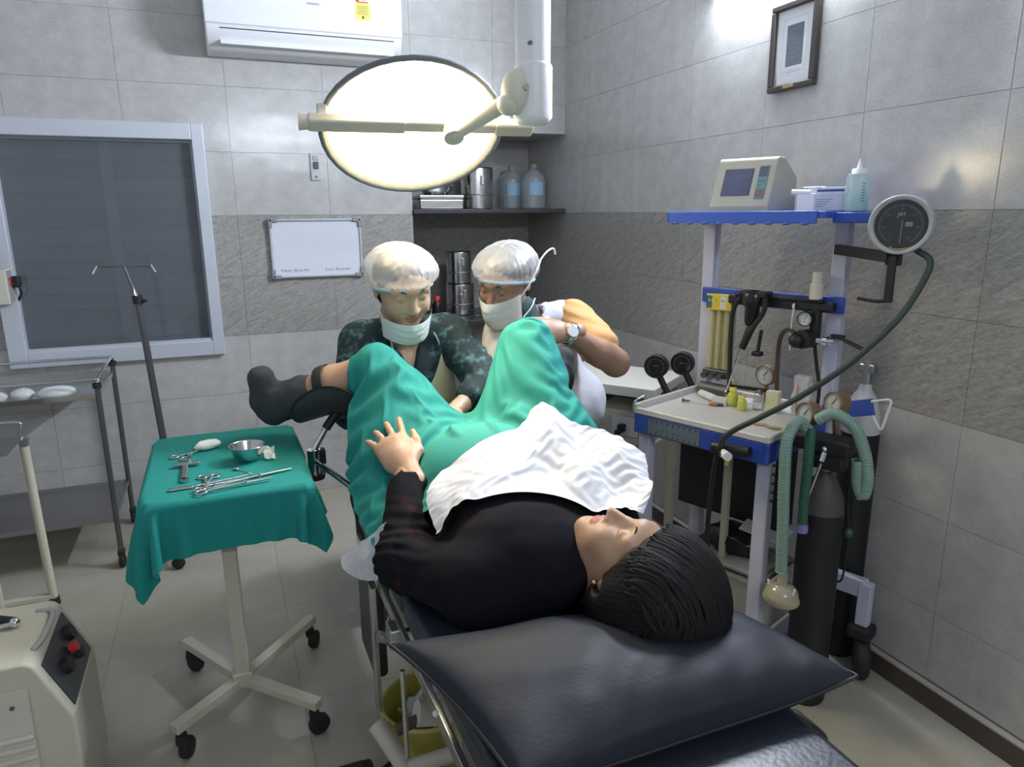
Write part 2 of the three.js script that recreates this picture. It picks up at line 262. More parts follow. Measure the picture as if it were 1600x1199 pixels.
{
  const o = thing('socket_box', 'white wall socket box with red switches and a black plug beside the window', 'socket', [-0.935, 1.2, ZB]);
  part(o, 'housing', bx(0.15, 0.155, 0.115, 0, 0, 0.0575, 0.006), M.cream);
  part(o, 'side_plate', bx(0.004, 0.14, 0.1, 0.0765, 0, 0.058, 0.001), M.grey);
  for (const y of [0.012, 0.034]) part(o, 'switch', bx(0.008, 0.014, 0.026, 0.081, y, 0.085, 0.002), M.red, 'red rocker switch');
  part(o, 'plug', [bx(0.035, 0.05, 0.045, 0.093, 0.018, 0.045, 0.008), tube([[0.1, 0.0, 0.045], [0.106, -0.03, 0.04], [0.094, -0.055, 0.03], [0.085, -0.07, 0.012]], 0.005, 20, 8)], M.black);
  const k = thing('adapter', 'black power adapter standing on the wall socket box', 'adapter', [-0.955, 1.2776, ZB + 0.055]);
  part(k, 'case', bx(0.1, 0.085, 0.085, 0, 0.0425, 0, 0.01), M.black); part(k, 'label', bx(0.002, 0.03, 0.04, 0.0505, 0.05, 0, 0), M.grey); part(k, 'cable', tube([[0.02, 0.083, 0], [0.03, 0.12, -0.01], [0, 0.16, -0.03], [-0.05, 0.19, -0.04]], 0.005, 20, 8), M.black);
}
// ================================================================ alcove contents
function drum(name, label, x, y, z, r, h, group) {
  const o = thing(name, label, 'container', [x, y, z], 0, group);
  part(o, 'body', lathe([[0, 0], [r * 0.96, 0], [r, 0.006], [r, h * 0.66], [r * 1.02, h * 0.68], [r, h * 0.7]]), M.steel);
  part(o, 'lid', lathe([[r * 1.015, h * 0.7], [r * 1.015, h * 0.96], [r * 0.98, h], [0, h]]), M.steel);
  part(o, 'latch', bx(0.02, 0.05, 0.012, 0, h * 0.68, r + 0.006, 0.003), M.dullSteel);
  part(o, 'band', to(r * 1.01, 0.004, 0, h * 0.35, 0, Math.PI / 2), M.dullSteel);
  return o;
}
drum('steel_drum', 'tall shiny steel sterilising drum on the upper alcove shelf', 1.48, 1.526, -4.15, 0.096, 0.238, 'steel drums in the alcove');
drum('steel_drum', 'lower steel drum of the stack on the alcove counter', 1.36, 0.901, -4.15, 0.085, 0.19, 'steel drums in the alcove');
drum('steel_drum', 'upper steel drum of the stack on the alcove counter', 1.355, 1.092, -4.15, 0.075, 0.19, 'steel drums in the alcove');
{
  const o = thing('instrument_case', 'flat steel instrument case on the upper shelf left of the tall drum', 'container', [1.215, 1.526, -4.08]);
  part(o, 'box', bx(0.26, 0.055, 0.17, 0, 0.0275, 0, 0.008), M.steel); part(o, 'lid', bx(0.27, 0.024, 0.18, 0, 0.068, 0, 0.008), M.steel); part(o, 'handle', tube([[-0.04, 0.08, 0.02], [-0.03, 0.098, 0.02], [0.03, 0.098, 0.02], [0.04, 0.08, 0.02]], 0.004), M.dullSteel);
  const q = thing('kidney_tray', 'small steel tray resting on top of the flat instrument case', 'tray', [1.21, 1.607, -4.1]);
  part(q, 'bowl', lathe([[0, 0], [0.07, 0], [0.085, 0.02], [0.1, 0.05], [0.107, 0.052]]).scale(1, 1, 0.6), M.steel); part(q, 'rim', to(0.104, 0.004, 0, 0.051, 0, Math.PI / 2).scale(1, 1, 0.6), M.steel);
}
for (const [x, lab] of [[1.755, 'clear water jar with a pale blue label on the upper shelf, left of the pair'], [1.838, 'clear water jar on the upper shelf in the alcove corner']]) {
  const o = thing('water_jar', lab, 'bottle', [x, 1.526, x < 1.8 ? -4.27 : -4.12], 0, 'water jars on the alcove shelf'); const r = 0.074;
  part(o, 'body', lathe([[0, 0.002], [r * 0.9, 0], [r, 0.01], [r, 0.07], [r * 0.97, 0.075], [r, 0.08], [r, 0.16], [r * 0.9, 0.195], [0.03, 0.228], [0.018, 0.235], [0.018, 0.25]]), mat(C3(0.8, 0.84, 0.86), 0.15, 0, { transmission: 0.7, thickness: 0 }));
  part(o, 'cap', lathe([[0.021, 0.24], [0.021, 0.262], [0, 0.264]]), M.grey);
  part(o, 'label', new THREE.CylinderGeometry(r + 0.0012, r + 0.0012, 0.075, 20, 1, true, -0.75, 1.2).translate(0, 0.118, 0), mat(C3(0.32, 0.52, 0.68), 0.6));
}
{ const o = thing('red_cap_bottle', 'small dark bottle with a red cap on the counter beside the stacked drums', 'bottle', [1.19, 0.901, -4.08]); part(o, 'body', lathe([[0, 0], [0.03, 0], [0.032, 0.004], [0.032, 0.075], [0.016, 0.09], [0.016, 0.098]]), M.blackGloss); part(o, 'cap', lathe([[0.019, 0.096], [0.02, 0.124], [0, 0.126]]), M.red); }
{ const o = thing('steel_spoon', 'steel spatula lying on the counter in front of the stacked drums', 'spoon', [1.47, 0.901, -4.0]); part(o, 'bowl', sp(0.02, -0.05, 0.004, 0, 1.3, 0.2, 0.8), M.steel); part(o, 'handle', bx(0.12, 0.004, 0.01, 0.03, 0.004, 0, 0.001), M.steel); }
// ================================================================ operating lamp
{
  const n = V(...LAMP.n).normalize(), R = 0.278;
  const o = thing('operating_lamp', 'large round operating lamp hanging from a thick white ceiling pole', 'lamp', [0.885, YC, -2.0]);
  const zx = n.clone(), x = V(1, 0, 0).addScaledVector(zx, -zx.x).normalize(), y = zx.clone().cross(x);
  const L = new THREE.Matrix4().makeBasis(x, y, zx).setPosition(V(...LAMP.c));
  const loc = g => g.applyMatrix4(L), at = (a, b, c) => V(a, b, c).applyMatrix4(L).toArray();
  partWorld(o, 'reflector_dish', loc(lathe([[0.02, -0.13], [0.08, -0.128], [0.17, -0.1], [0.24, -0.055], [R, -0.008], [R + 0.004, 0.004]], 0, 0, 0, Math.PI / 2, 0, 0, 64)), mat(C3(0.66, 0.67, 0.68), 0.35));
  partWorld(o, 'rim', loc(to(R, 0.0085, 0, 0, 0).clone()), mat(C3(0.16, 0.18, 0.19), 0.5));
  const face = partWorld(o, 'diffuser', loc(lathe([[0, 0.004], [0.12, 0.003], [0.2, 0.0005], [0.262, -0.006]], 0, 0, 0, Math.PI / 2, 0, 0, 64)), new THREE.MeshStandardMaterial({ color: 0xffffff, emissive: 0xfff4d8, emissiveIntensity: 5, roughness: 0.5 }));
  partWorld(face, 'inner_ring', loc(lathe([[0.262, -0.006], [0.271, 0.001]], 0, 0, 0, Math.PI / 2, 0, 0, 64)), mat(C3(0.75, 0.68, 0.4), 0.5));
  partWorld(o, 'yoke_bar', loc(join([bx(0.28, 0.046, 0.035, -0.175, 0.09, 0.062, 0.008), bx(0.30, 0.038, 0.03, 0.1, 0.09, 0.06, 0.008), bx(0.12, 0.046, 0.035, 0.295, 0.09, 0.062, 0.008)]).rotateZ(0.1)), M.cream);
  partWorld(o, 'end_knob', loc(cy(0.024, 0.02, 0.03, -0.325, 0.09, 0.062, 0, 0, Math.PI / 2).rotateZ(0.1)), M.cream);
  for (const s of [-1, 1]) partWorld(o, 'yoke_bracket', loc(bx(0.03, 0.03, 0.06, s * 0.272, 0.09, 0.03, 0.006).rotateZ(0.1)), M.cream);
  partWorld(o, 'hub', loc(cy(0.03, 0.032, 0.05, 0.095, 0.1, 0.085, Math.PI / 2)), M.cream);
  const J = [0.845, 1.83, -2.0];
  partWorld(o, 'arm', [rod(at(0.095, 0.1, 0.1), J, 0.017, 0.026, 18)], M.cream);
  partWorld(o, 'knuckle', [sp(0.052, J[0] - 0.012, J[1] + 0.005, J[2] + 0.012, 0.85, 1.2, 0.8, 28), sp(0.034, J[0] - 0.035, J[1] - 0.03, J[2] + 0.012, 1, 0.9, 0.9, 20), bx(0.03, 0.1, 0.07, J[0] + 0.028, J[1] + 0.01, J[2] + 0.004, 0.012)], M.cream);
  partWorld(o, 'knuckle_bolt', cy(0.009, 0.009, 0.008, J[0] + 0.0, J[1] + 0.012, J[2] + 0.053, 1.3, 0, 0), M.dullSteel);
  part(o, 'elbow_housing', lathe([[0, -1.205], [0.04, -1.2], [0.056, -1.18], [0.056, -1.045], [0.05, -1.035]], 0.005, 0, 0), M.white);
  part(o, 'pole', lathe([[0.05, -1.035], [0.05, -0.02]], 0.005, 0, 0), M.white);
  part(o, 'ceiling_flange', lathe([[0.05, -0.06], [0.12, -0.03], [0.13, 0.0]], 0.005, 0, 0), M.white);
  part(o, 'pole_screw', cy(0.006, 0.006, 0.008, -0.022, -0.99, 0.042, Math.PI / 2, 0, 0), M.darkSteel);
}
// ================================================================ instrument stand with its green cloth
const TRAY = { x0: -0.245, x1: 0.19, z0: -2.485, z1: -1.875, y: 0.795 };
{
  const bxx = -0.045, bz = -2.09;
  const o = thing('instrument_stand', 'cream instrument stand on a star base with black castors, under a green cloth', 'stand', [bxx, 0, bz]);
  part(o, 'column', [bx(0.042, 0.66, 0.042, 0, 0.44, 0, 0.006)], M.creamPaint); part(o, 'hub', bx(0.06, 0.05, 0.06, 0, 0.125, 0, 0.006), M.creamPaint);
  for (const [x, z] of [[-0.17, 0.30], [0.24, 0.28], [0.20, -0.2], [-0.19, -0.15]].map(([x, z]) => [x, -z])) {
    const L = Math.hypot(x, z), k = (L - 0.02) / L;
    const leg = part(o, 'base_leg', bar([0, 0.118, 0], [x, 0.105, z], 0.034, 0.028), M.creamPaint);
    part(leg, 'castor_stem', rod([x * k, 0.11, z * k], [x * k, 0.07, z * k], 0.007), M.darkSteel);
    const w = part(leg, 'castor', [place(lathe([[0.0, -0.014], [0.026, -0.014], [0.031, -0.008], [0.031, 0.008], [0.026, 0.014], [0, 0.014]]), x * k + 0.012, 0.032, z * k, 0, rnd() * 3, Math.PI / 2), bx(0.03, 0.03, 0.036, x * k, 0.062, z * k, 0.008)], M.rubber);
  }
  const t = TRAY; part(o, 'tray_plate', [bx(t.x1 - t.x0 - 0.05, 0.012, t.z1 - t.z0 - 0.05, (t.x0 + t.x1) / 2 - bxx, t.y - 0.012, (t.z0 + t.z1) / 2 - bz, 0.004), bx(0.12, 0.03, 0.12, 0, t.y - 0.032, 0, 0.005)], M.steel);
  part(o, 'height_clamp', [cy(0.03, 0.03, 0.05, 0, 0.7, 0), rod([0, 0.7, 0.02], [-0.005, 0.69, 0.07], 0.006)], M.darkSteel);
}
// things on the green cloth (top face at y = CT)
const CT = TRAY.y + 0.001;
{
  const bowl = thing('steel_bowl', 'small shiny steel bowl on the green cloth', 'bowl', [0.032, CT, -2.14]);
  part(bowl, 'bowl', lathe([[0, 0.003], [0.022, 0.002], [0.03, 0.005], [0.042, 0.022], [0.047, 0.045], [0.05, 0.047], [0.0505, 0.049], [0.046, 0.047], [0.040, 0.022], [0.028, 0.007], [0, 0.005]]), M.steel);
  part(bowl, 'fluid', cy(0.037, 0.034, 0.004, 0, 0.02, 0), mat(C3(0.42, 0.30, 0.06), 0.08, 0, { transmission: 0.5, thickness: 0 }));
  const w = thing('paper_wrapper', 'crumpled clear wrapper leaning against the steel bowl', 'wrapper', [0.092, CT, -2.135]);
  const g = new THREE.PlaneGeometry(0.03, 0.055, 8, 12).rotateX(-1.15); const p = g.attributes.position; for (let i = 0; i < p.count; i++) p.setXYZ(i, p.getX(i) + 0.006 * N(i * 0.9, 2, 1), p.getY(i) + 0.018 + 0.009 * N(p.getX(i) * 90, p.getZ(i) * 90, 4), p.getZ(i)); g.computeVertexNormals();
  part(w, 'film', g, mat(C3(0.75, 0.77, 0.76), 0.3, 0, { transmission: 0.35, thickness: 0 }));
}
{
  const o = thing('cotton_swab', 'white cotton swab held in the tip of the short forceps', 'swab', [-0.078, CT, -2.295]);
  const g = new THREE.SphereGeometry(0.03, 28, 20).scale(1.35, 0.5, 0.62), p = g.attributes.position; for (let i = 0; i < p.count; i++) { const k = 1 + 0.22 * fbm(p.getX(i) * 60, p.getY(i) * 60, p.getZ(i) * 60); p.setXYZ(i, p.getX(i) * k, p.getY(i) * k + 0.0165, p.getZ(i) * k); } g.computeVertexNormals(); g.rotateY(0.35);
  part(o, 'cotton', g, M.gauze);
}
const ringOn = (x, z, r) => to(r, 0.0024, x, 0.0, z, Math.PI / 2);
function forceps(label, pos, turn, len, ringGap = 0.03) { // rings at the origin end, tip at +x
  const o = thing('forceps', label, 'forceps', pos, turn, 'steel instruments on the green cloth'), piv = len * 0.62;
  for (const s of [-1, 1]) part(o, 'finger_ring', to(0.011, 0.0026, 0, 0.004, s * ringGap / 2, Math.PI / 2).scale(1.25, 1, 1), M.steel);
  for (const s of [-1, 1]) part(o, 'shank', [rod([0.012, 0.004 + s * 0.0012, s * ringGap / 2 * 0.9], [piv, 0.005 + s * 0.0012, s * 0.002], 0.0026, 0.003), rod([piv, 0.005, -s * 0.002], [len, 0.005, -s * 0.001], 0.0036, 0.002)], M.steel);
  part(o, 'pivot', cy(0.0055, 0.0055, 0.009, piv, 0.0056, 0), M.chrome);
  part(o, 'ratchet', bx(0.004, 0.003, ringGap * 0.8, 0.03, 0.005, 0, 0.001), M.dullSteel);
  return o;
}
forceps('short steel forceps at the far left of the cloth, holding the cotton swab', [-0.155, CT, -2.235], 0.75, 0.085, 0.04);
{
  const o = thing('speculum', 'dark steel speculum with a screw handle lying left of the bowl', 'instrument', [-0.138, CT, -2.13]);
  part(o, 'blade', bx(0.016, 0.008, 0.13, 0.0, 0.006, 0.045, 0.003), M.dullSteel); part(o, 'cross_arm', bx(0.07, 0.007, 0.018, 0.004, 0.01, -0.022, 0.003), M.dullSteel); part(o, 'tip', cy(0.011, 0.011, 0.008, 0.002, 0.006, 0.108), M.steel); part(o, 'thumb_screw', cy(0.006, 0.006, 0.02, 0.01, 0.016, -0.03), M.steel);
}
forceps('long steel forceps whose tip points to the right edge of the cloth', [-0.088, CT, -1.945], 0.245, 0.235, 0.032);
forceps('thin steel forceps with an open tip, lying alongside the long forceps', [-0.094, CT + 0.004, -1.915], 0.13, 0.18, 0.026);
{
  const o = thing('towel_clamp', 'small steel clamp standing on its rings beside the long forceps', 'clamp', [-0.075, CT, -2.03], 1.2);
  for (const s of [-1, 1]) part(o, 'finger_ring', to(0.012, 0.0028, s * 0.016, 0.004, 0, Math.PI / 2), M.steel);
  part(o, 'shank', [rod([-0.01, 0.005, 0.01], [0.004, 0.006, 0.085], 0.0035), rod([0.01, 0.005, 0.01], [-0.002, 0.006, 0.085], 0.0035)], M.dullSteel);
  o.rotation.y = -0.1;
}
{
  const o = thing('scalpel', 'steel instrument with a flat grey handle at the near left of the cloth', 'instrument', [-0.172, CT, -1.963], 0.06);
  part(o, 'handle', bx(0.06, 0.006, 0.016, 0.028, 0.004, 0, 0.003), M.dullSteel); part(o, 'rod', rod([0.055, 0.004, 0], [0.2, 0.009, -0.012], 0.0022), M.steel);
}
{
  const o = thing('curette', 'tiny steel hook lying between the bowl and the long forceps', 'instrument', [0.0, CT, -2.06], -0.9);
  part(o, 'rod', rod([0, 0.003, 0], [0.055, 0.003, 0], 0.0016), M.steel); part(o, 'tip', sp(0.007, -0.006, 0.005, 0, 1.4, 0.6, 1), M.steel); part(o, 'hook', to(0.006, 0.0014, 0.058, 0.003, 0.004, Math.PI / 2, 0, 0, 4), M.steel);
}
// ================================================================ left side: trolleys, drip stand, diathermy unit
{
  const o = thing('steel_trolley', 'steel two-tier trolley with round posts against the wall under the window', 'trolley', [-0.86, 0, -3.55]);
  const X = 0.355, Z = 0.25;
  for (const [a, b] of [[-1, -1], [-1, 1], [1, -1], [1, 1]]) {
    const p = part(o, 'post', cy(0.011, 0.011, 0.76, a * X, 0.45, b * Z), M.darkSteel); part(p, 'collar', cy(0.017, 0.017, 0.02, a * X, 0.82, b * Z), M.rubber);
    part(o, 'castor', [place(lathe([[0, -0.011], [0.028, -0.011], [0.032, 0], [0.028, 0.011], [0, 0.011]]), a * X, 0.032, b * Z, 0, 0, Math.PI / 2), bx(0.028, 0.024, 0.04, a * X, 0.07, b * Z, 0.006)], M.rubber);
  }
  const shelf = (y, lip) => [bx(2 * X, 0.004, 2 * Z, 0, y, 0, 0.001), bx(2 * X, lip, 0.004, 0, y + lip / 2, Z, 0.001), bx(2 * X, lip, 0.004, 0, y + lip / 2, -Z, 0.001), bx(0.004, lip, 2 * Z, X, y + lip / 2, 0, 0.001), bx(0.004, lip, 2 * Z, -X, y + lip / 2, 0, 0.001)];
  part(o, 'top_tray', shelf(0.765, 0.022), M.steel); part(o, 'bottom_tray', shelf(0.215, 0.018), M.dullSteel);
  part(o, 'guard_rail', [tube([[-X, 0.83, -Z], [-X, 0.85, -Z], [0, 0.853, -Z], [X, 0.85, -Z], [X, 0.83, -Z]], 0.007, 60, 8, 0.1), tube([[X, 0.83, -Z], [X, 0.848, -Z + 0.02], [X, 0.848, Z - 0.02], [X, 0.83, Z]], 0.007, 40, 8, 0.1), tube([[-X, 0.83, Z], [-X, 0.846, Z - 0.0], [X, 0.846, Z], [X, 0.83, Z]], 0.006, 40, 8, 0.1)], M.chrome);
}
for (const [x, z, s, lab] of [[-0.66, -3.36, 1.15, 'rightmost white gauze pack in clear wrap on the steel trolley'], [-0.79, -3.4, 1.0, 'middle white gauze pack on the steel trolley'], [-0.89, -3.35, 1.05, 'leftmost white gauze pack on the steel trolley']]) {
  const o = thing('gauze_pack', lab, 'gauze', [x, 0.7675, z], rnd() * 2, 'gauze packs on the steel trolley');
  const g = new THREE.SphereGeometry(0.055 * s, 26, 18).scale(1.1, 0.42, 0.75), p = g.attributes.position; for (let i = 0; i < p.count; i++) { const k = 1 + 0.25 * fbm(p.getX(i) * 24 + x * 9, p.getY(i) * 24, p.getZ(i) * 24); p.setXYZ(i, p.getX(i) * k, Math.max(0, p.getY(i) * k + 0.022 * s), p.getZ(i) * k); } g.computeVertexNormals();
  part(o, 'gauze', g, M.gauze); part(o, 'wrap', g.clone().scale(1.08, 1.06, 1.08), M.clearPlastic);
}
{
  const o = thing('cream_trolley', 'old cream tube-legged trolley with a chrome tray at the left edge', 'trolley', [-0.95, 0, -2.9]);
  for (const [x, z] of [[0.225, -0.16], [0.1, 0.02], [-0.4, -0.16], [-0.4, 0.02]]) { part(o, 'leg', rod([x, 0.03, z], [x - 0.01, 0.66, z], 0.0155, 0.0155, 18), M.creamPaint); part(o, 'leg_socket', rod([x - 0.01, 0.655, z], [x - 0.01, 0.69, z], 0.013, 0.02), M.dullSteel); part(o, 'foot', cy(0.02, 0.022, 0.03, x, 0.015, z), M.rubber); }
  part(o, 'foot_rail', [bar([0.235, 0.035, -0.16], [-0.4, 0.035, -0.16], 0.03, 0.02), bar([0.1, 0.035, 0.02], [-0.4, 0.035, 0.02], 0.03, 0.02)], M.creamPaint);
  part(o, 'tray', [bx(0.62, 0.004, 0.24, -0.1, 0.69, -0.07, 0.001), bx(0.62, 0.07, 0.004, -0.1, 0.725, -0.19, 0.001)], M.dullSteel);
  part(o, 'rail', [tube([[0.21, 0.69, -0.16], [0.215, 0.73, -0.16], [0.2, 0.756, -0.16], [-0.1, 0.758, -0.16], [-0.4, 0.757, -0.16]], 0.0055, 60, 8, 0.3), tube([[0.09, 0.69, 0.02], [0.095, 0.73, 0.02], [0.08, 0.75, 0.02], [-0.4, 0.75, 0.02]], 0.0055, 60, 8, 0.3)], M.chrome);
}
{
  const o = thing('drip_stand', 'steel drip stand with two hooks in front of the dark window', 'drip stand', [-0.27, 0, -3.38]);
  const top = [-0.05, 1.16, 0.02];
  part(o, 'pole', rod([0, 0.08, 0], top, 0.0155, 0.0135, 16), M.darkSteel); part(o, 'collar', [cy(0.021, 0.021, 0.035, top[0], top[1], top[2], 0, 0, 0.05), rod([top[0], top[1], top[2]], [top[0] + 0.035, top[1] - 0.006, top[2] + 0.02], 0.006)], M.black);
  part(o, 'collar_tip', rod([top[0] - 0.004, top[1] + 0.014, top[2]], [top[0] - 0.012, top[1] + 0.055, top[2]], 0.009, 0.004), M.chrome); part(o, 'inner_rod', rod([top[0] - 0.004, 1.17, top[2]], [-0.085, 1.3, 0.02], 0.006), M.darkSteel);
  const hk = part(o, 'hook_bar', rod([-0.185, 1.302, 0.02], [0.02, 1.297, 0.02], 0.0035), M.darkSteel); for (const s of [-1, 1]) part(hk, 'hook', tube([[s * 0.1 - 0.083, 1.302, 0.02], [s * 0.106 - 0.083, 1.29, 0.03], [s * 0.116 - 0.083, 1.272, 0.035]], 0.004, 16, 8), M.chrome);
  for (let k = 0; k < 5; k++) { const a = k * 1.2566 + 0.35, x = 0.2 * Math.cos(a), z = 0.2 * Math.sin(a); const l = part(o, 'base_leg', bar([0, 0.1, 0], [x, 0.075, z], 0.024, 0.024), M.black); part(l, 'castor', [place(lathe([[0, -0.012], [0.024, -0.012], [0.028, 0], [0.024, 0.012], [0, 0.012]]), x, 0.028, z, 0, a, Math.PI / 2), bx(0.024, 0.03, 0.03, x, 0.056, z, 0.006)], M.rubber); }
}
{
  const o = thing('diathermy_unit', 'cream electrosurgery unit with a dark sloping control panel and red knob, lower left', 'machine', [-0.66, 0, -1.92]);
  // box with a chamfered front (towards +x)
  const s = new THREE.Shape(); s.moveTo(-0.3, 0.05); s.lineTo(0.235, 0.05); s.lineTo(0.235, 0.335); s.lineTo(0.175, 0.475); s.quadraticCurveTo(0.168, 0.488, 0.155, 0.49); s.lineTo(-0.3, 0.49); s.closePath();
  part(o, 'case', new THREE.ExtrudeGeometry(s, { depth: 0.29, bevelEnabled: true, bevelSize: 0.008, bevelThickness: 0.01, bevelSegments: 3 }).translate(0, 0, -0.145), M.creamPaint);
  const sl = Math.atan2(0.14, 0.06), nx = Math.sin(sl), ny = Math.cos(sl);
  const cp = part(o, 'control_panel', place(new RoundedBoxGeometry(0.135, 0.004, 0.25, 2, 0.001), 0.2135, 0.408, 0, 0, 0, -sl), mat(C3(0.035, 0.04, 0.045), 0.35));
  part(cp, 'red_knob', place(new THREE.CylinderGeometry(0.013, 0.015, 0.016, 18), 0.2255, 0.42, -0.02, 0, 0, -sl), M.red, 'red knob');
  for (const [a, b, c, r] of [[0.2105, 0.435, -0.075, 0.02], [0.222, 0.408, 0.04, 0.02], [0.231, 0.387, -0.05, 0.014]]) part(cp, 'dial', place(new THREE.CylinderGeometry(r, r + 0.002, 0.014, 20), a, b, c, 0, 0, -sl), M.black);
  part(o, 'side_panel', [bx(0.44, 0.36, 0.004, -0.06, 0.255, 0.157, 0.002)], M.cream);
  for (let k = 0; k < 8; k++) part(o, 'vent_louvre', new THREE.CapsuleGeometry(0.008, 0.07, 4, 10).rotateZ(Math.PI / 2).scale(1, 1, 0.7).translate(0.115, 0.12 + k * 0.027, 0.16), M.cream);
  part(o, 'screw', cy(0.005, 0.005, 0.004, 0.125, 0.395, 0.16, Math.PI / 2), M.darkSteel);
  part(o, 'top_strap', tube([[0.165, 0.492, 0.09], [0.18, 0.5, 0.06], [0.185, 0.502, 0.0], [0.178, 0.5, -0.08], [0.14, 0.498, -0.1]], 0.007, 40, 8), mat(C3(0.4, 0.38, 0.36), 0.5));
  for (const [a, b] of [[-0.22, -0.1], [-0.22, 0.1], [0.18, -0.1], [0.18, 0.1]]) part(o, 'castor', [place(lathe([[0, -0.011], [0.02, -0.011], [0.024, 0], [0.02, 0.011], [0, 0.011]]), a, 0.024, b, 0, 0, Math.PI / 2), bx(0.03, 0.02, 0.03, a, 0.042, b, 0.004)], M.rubber);
  const e = thing('electrode_handle', 'chrome electrode rod with a black grip lying on the electrosurgery unit', 'electrode', [-0.66, 0.498, -1.92]);
  part(e, 'rod', rod([0.1, 0.012, -0.03], [-0.22, 0.012, 0.02], 0.006), M.chrome); part(e, 'grip', rod([0.02, 0.014, -0.085], [0.105, 0.014, -0.035], 0.014, 0.012), M.black); part(e, 'ball', sp(0.013, 0.107, 0.0135, -0.031), M.chrome);
  const f = thing('black_plate', 'flat black electrode plate at the near edge of the electrosurgery unit', 'electrode', [-0.66, 0.4982, -1.92]);
  part(f, 'plate', bx(0.14, 0.014, 0.04, -0.01, 0.0075, 0.105, 0.004), M.black); part(f, 'lead', tube([[-0.08, 0.008, 0.105], [-0.14, 0.006, 0.09], [-0.22, 0.006, 0.11], [-0.28, 0.006, 0.08]], 0.004, 30, 8), M.black);
}
// ================================================================ the anaesthesia machine and what stands on it
const MACH = { c: [1.534, 0, -1.825], t: -1.2025 };
const MX = new THREE.Matrix4().makeRotationY(MACH.t).setPosition(...MACH.c);
const mw = (x, y, z) => V(x, y, z).applyMatrix4(MX).toArray();
function onMachine(name, label, cat, x, y, z, turn = 0, group) { return thing(name, label, cat, mw(x, y, z), MACH.t + turn, group); }
function dialGauge(parent, name, x, y, z, r, depth, caseMat, faceMat, ry = 0, rx = 0) {
  const Q = g => place(g, x, y, z, rx, ry, 0);
  const b = part(parent, name, Q(lathe([[0, -depth], [r * 0.92, -depth], [r, -depth + 0.006], [r, 0], [r * 0.9, 0.004], [r * 0.86, -0.003]], 0, 0, 0, Math.PI / 2)), caseMat);
  part(b, 'dial_face', Q(new THREE.CircleGeometry(r * 0.88, 32).translate(0, 0, -0.002)), faceMat);
  part(b, 'needle', Q(bx(r * 0.05, r * 0.75, 0.001, r * 0.1, r * 0.2, 0.0, 0, 0, 0, -0.6)), M.black);
  part(b, 'glass', Q(new THREE.CircleGeometry(r * 0.87, 32).translate(0, 0, 0.002)), M.glass);
  return b;
}
const whiteDial = mat(0xffffff, 0.5, 0, { map: canvasTex(128, 128, (c) => { c.fillStyle = '#c9cdcb'; c.fillRect(0, 0, 128, 128); c.strokeStyle = '#33373a'; c.lineWidth = 3; for (let k = 0; k < 21; k++) { const a = 2.3 + k * 0.236; c.beginPath(); c.moveTo(64 + 54 * Math.cos(a), 64 + 54 * Math.sin(a)); c.lineTo(64 + 44 * Math.cos(a), 64 + 44 * Math.sin(a)); c.stroke(); } c.fillStyle = '#33373a'; c.fillRect(52, 88, 24, 4); }) });
const darkDial = mat(0xffffff, 0.4, 0, { map: canvasTex(128, 128, (c) => { c.fillStyle = '#1c1e21'; c.fillRect(0, 0, 128, 128); c.strokeStyle = '#a9b0b2'; c.lineWidth = 3; for (let k = 0; k < 21; k++) { const a = 2.3 + k * 0.236; c.beginPath(); c.moveTo(64 + 54 * Math.cos(a), 64 + 54 * Math.sin(a)); c.lineTo(64 + 46 * Math.cos(a), 64 + 46 * Math.sin(a)); c.stroke(); } c.fillStyle = '#a9b0b2'; c.fillRect(50, 58, 28, 4); }) });
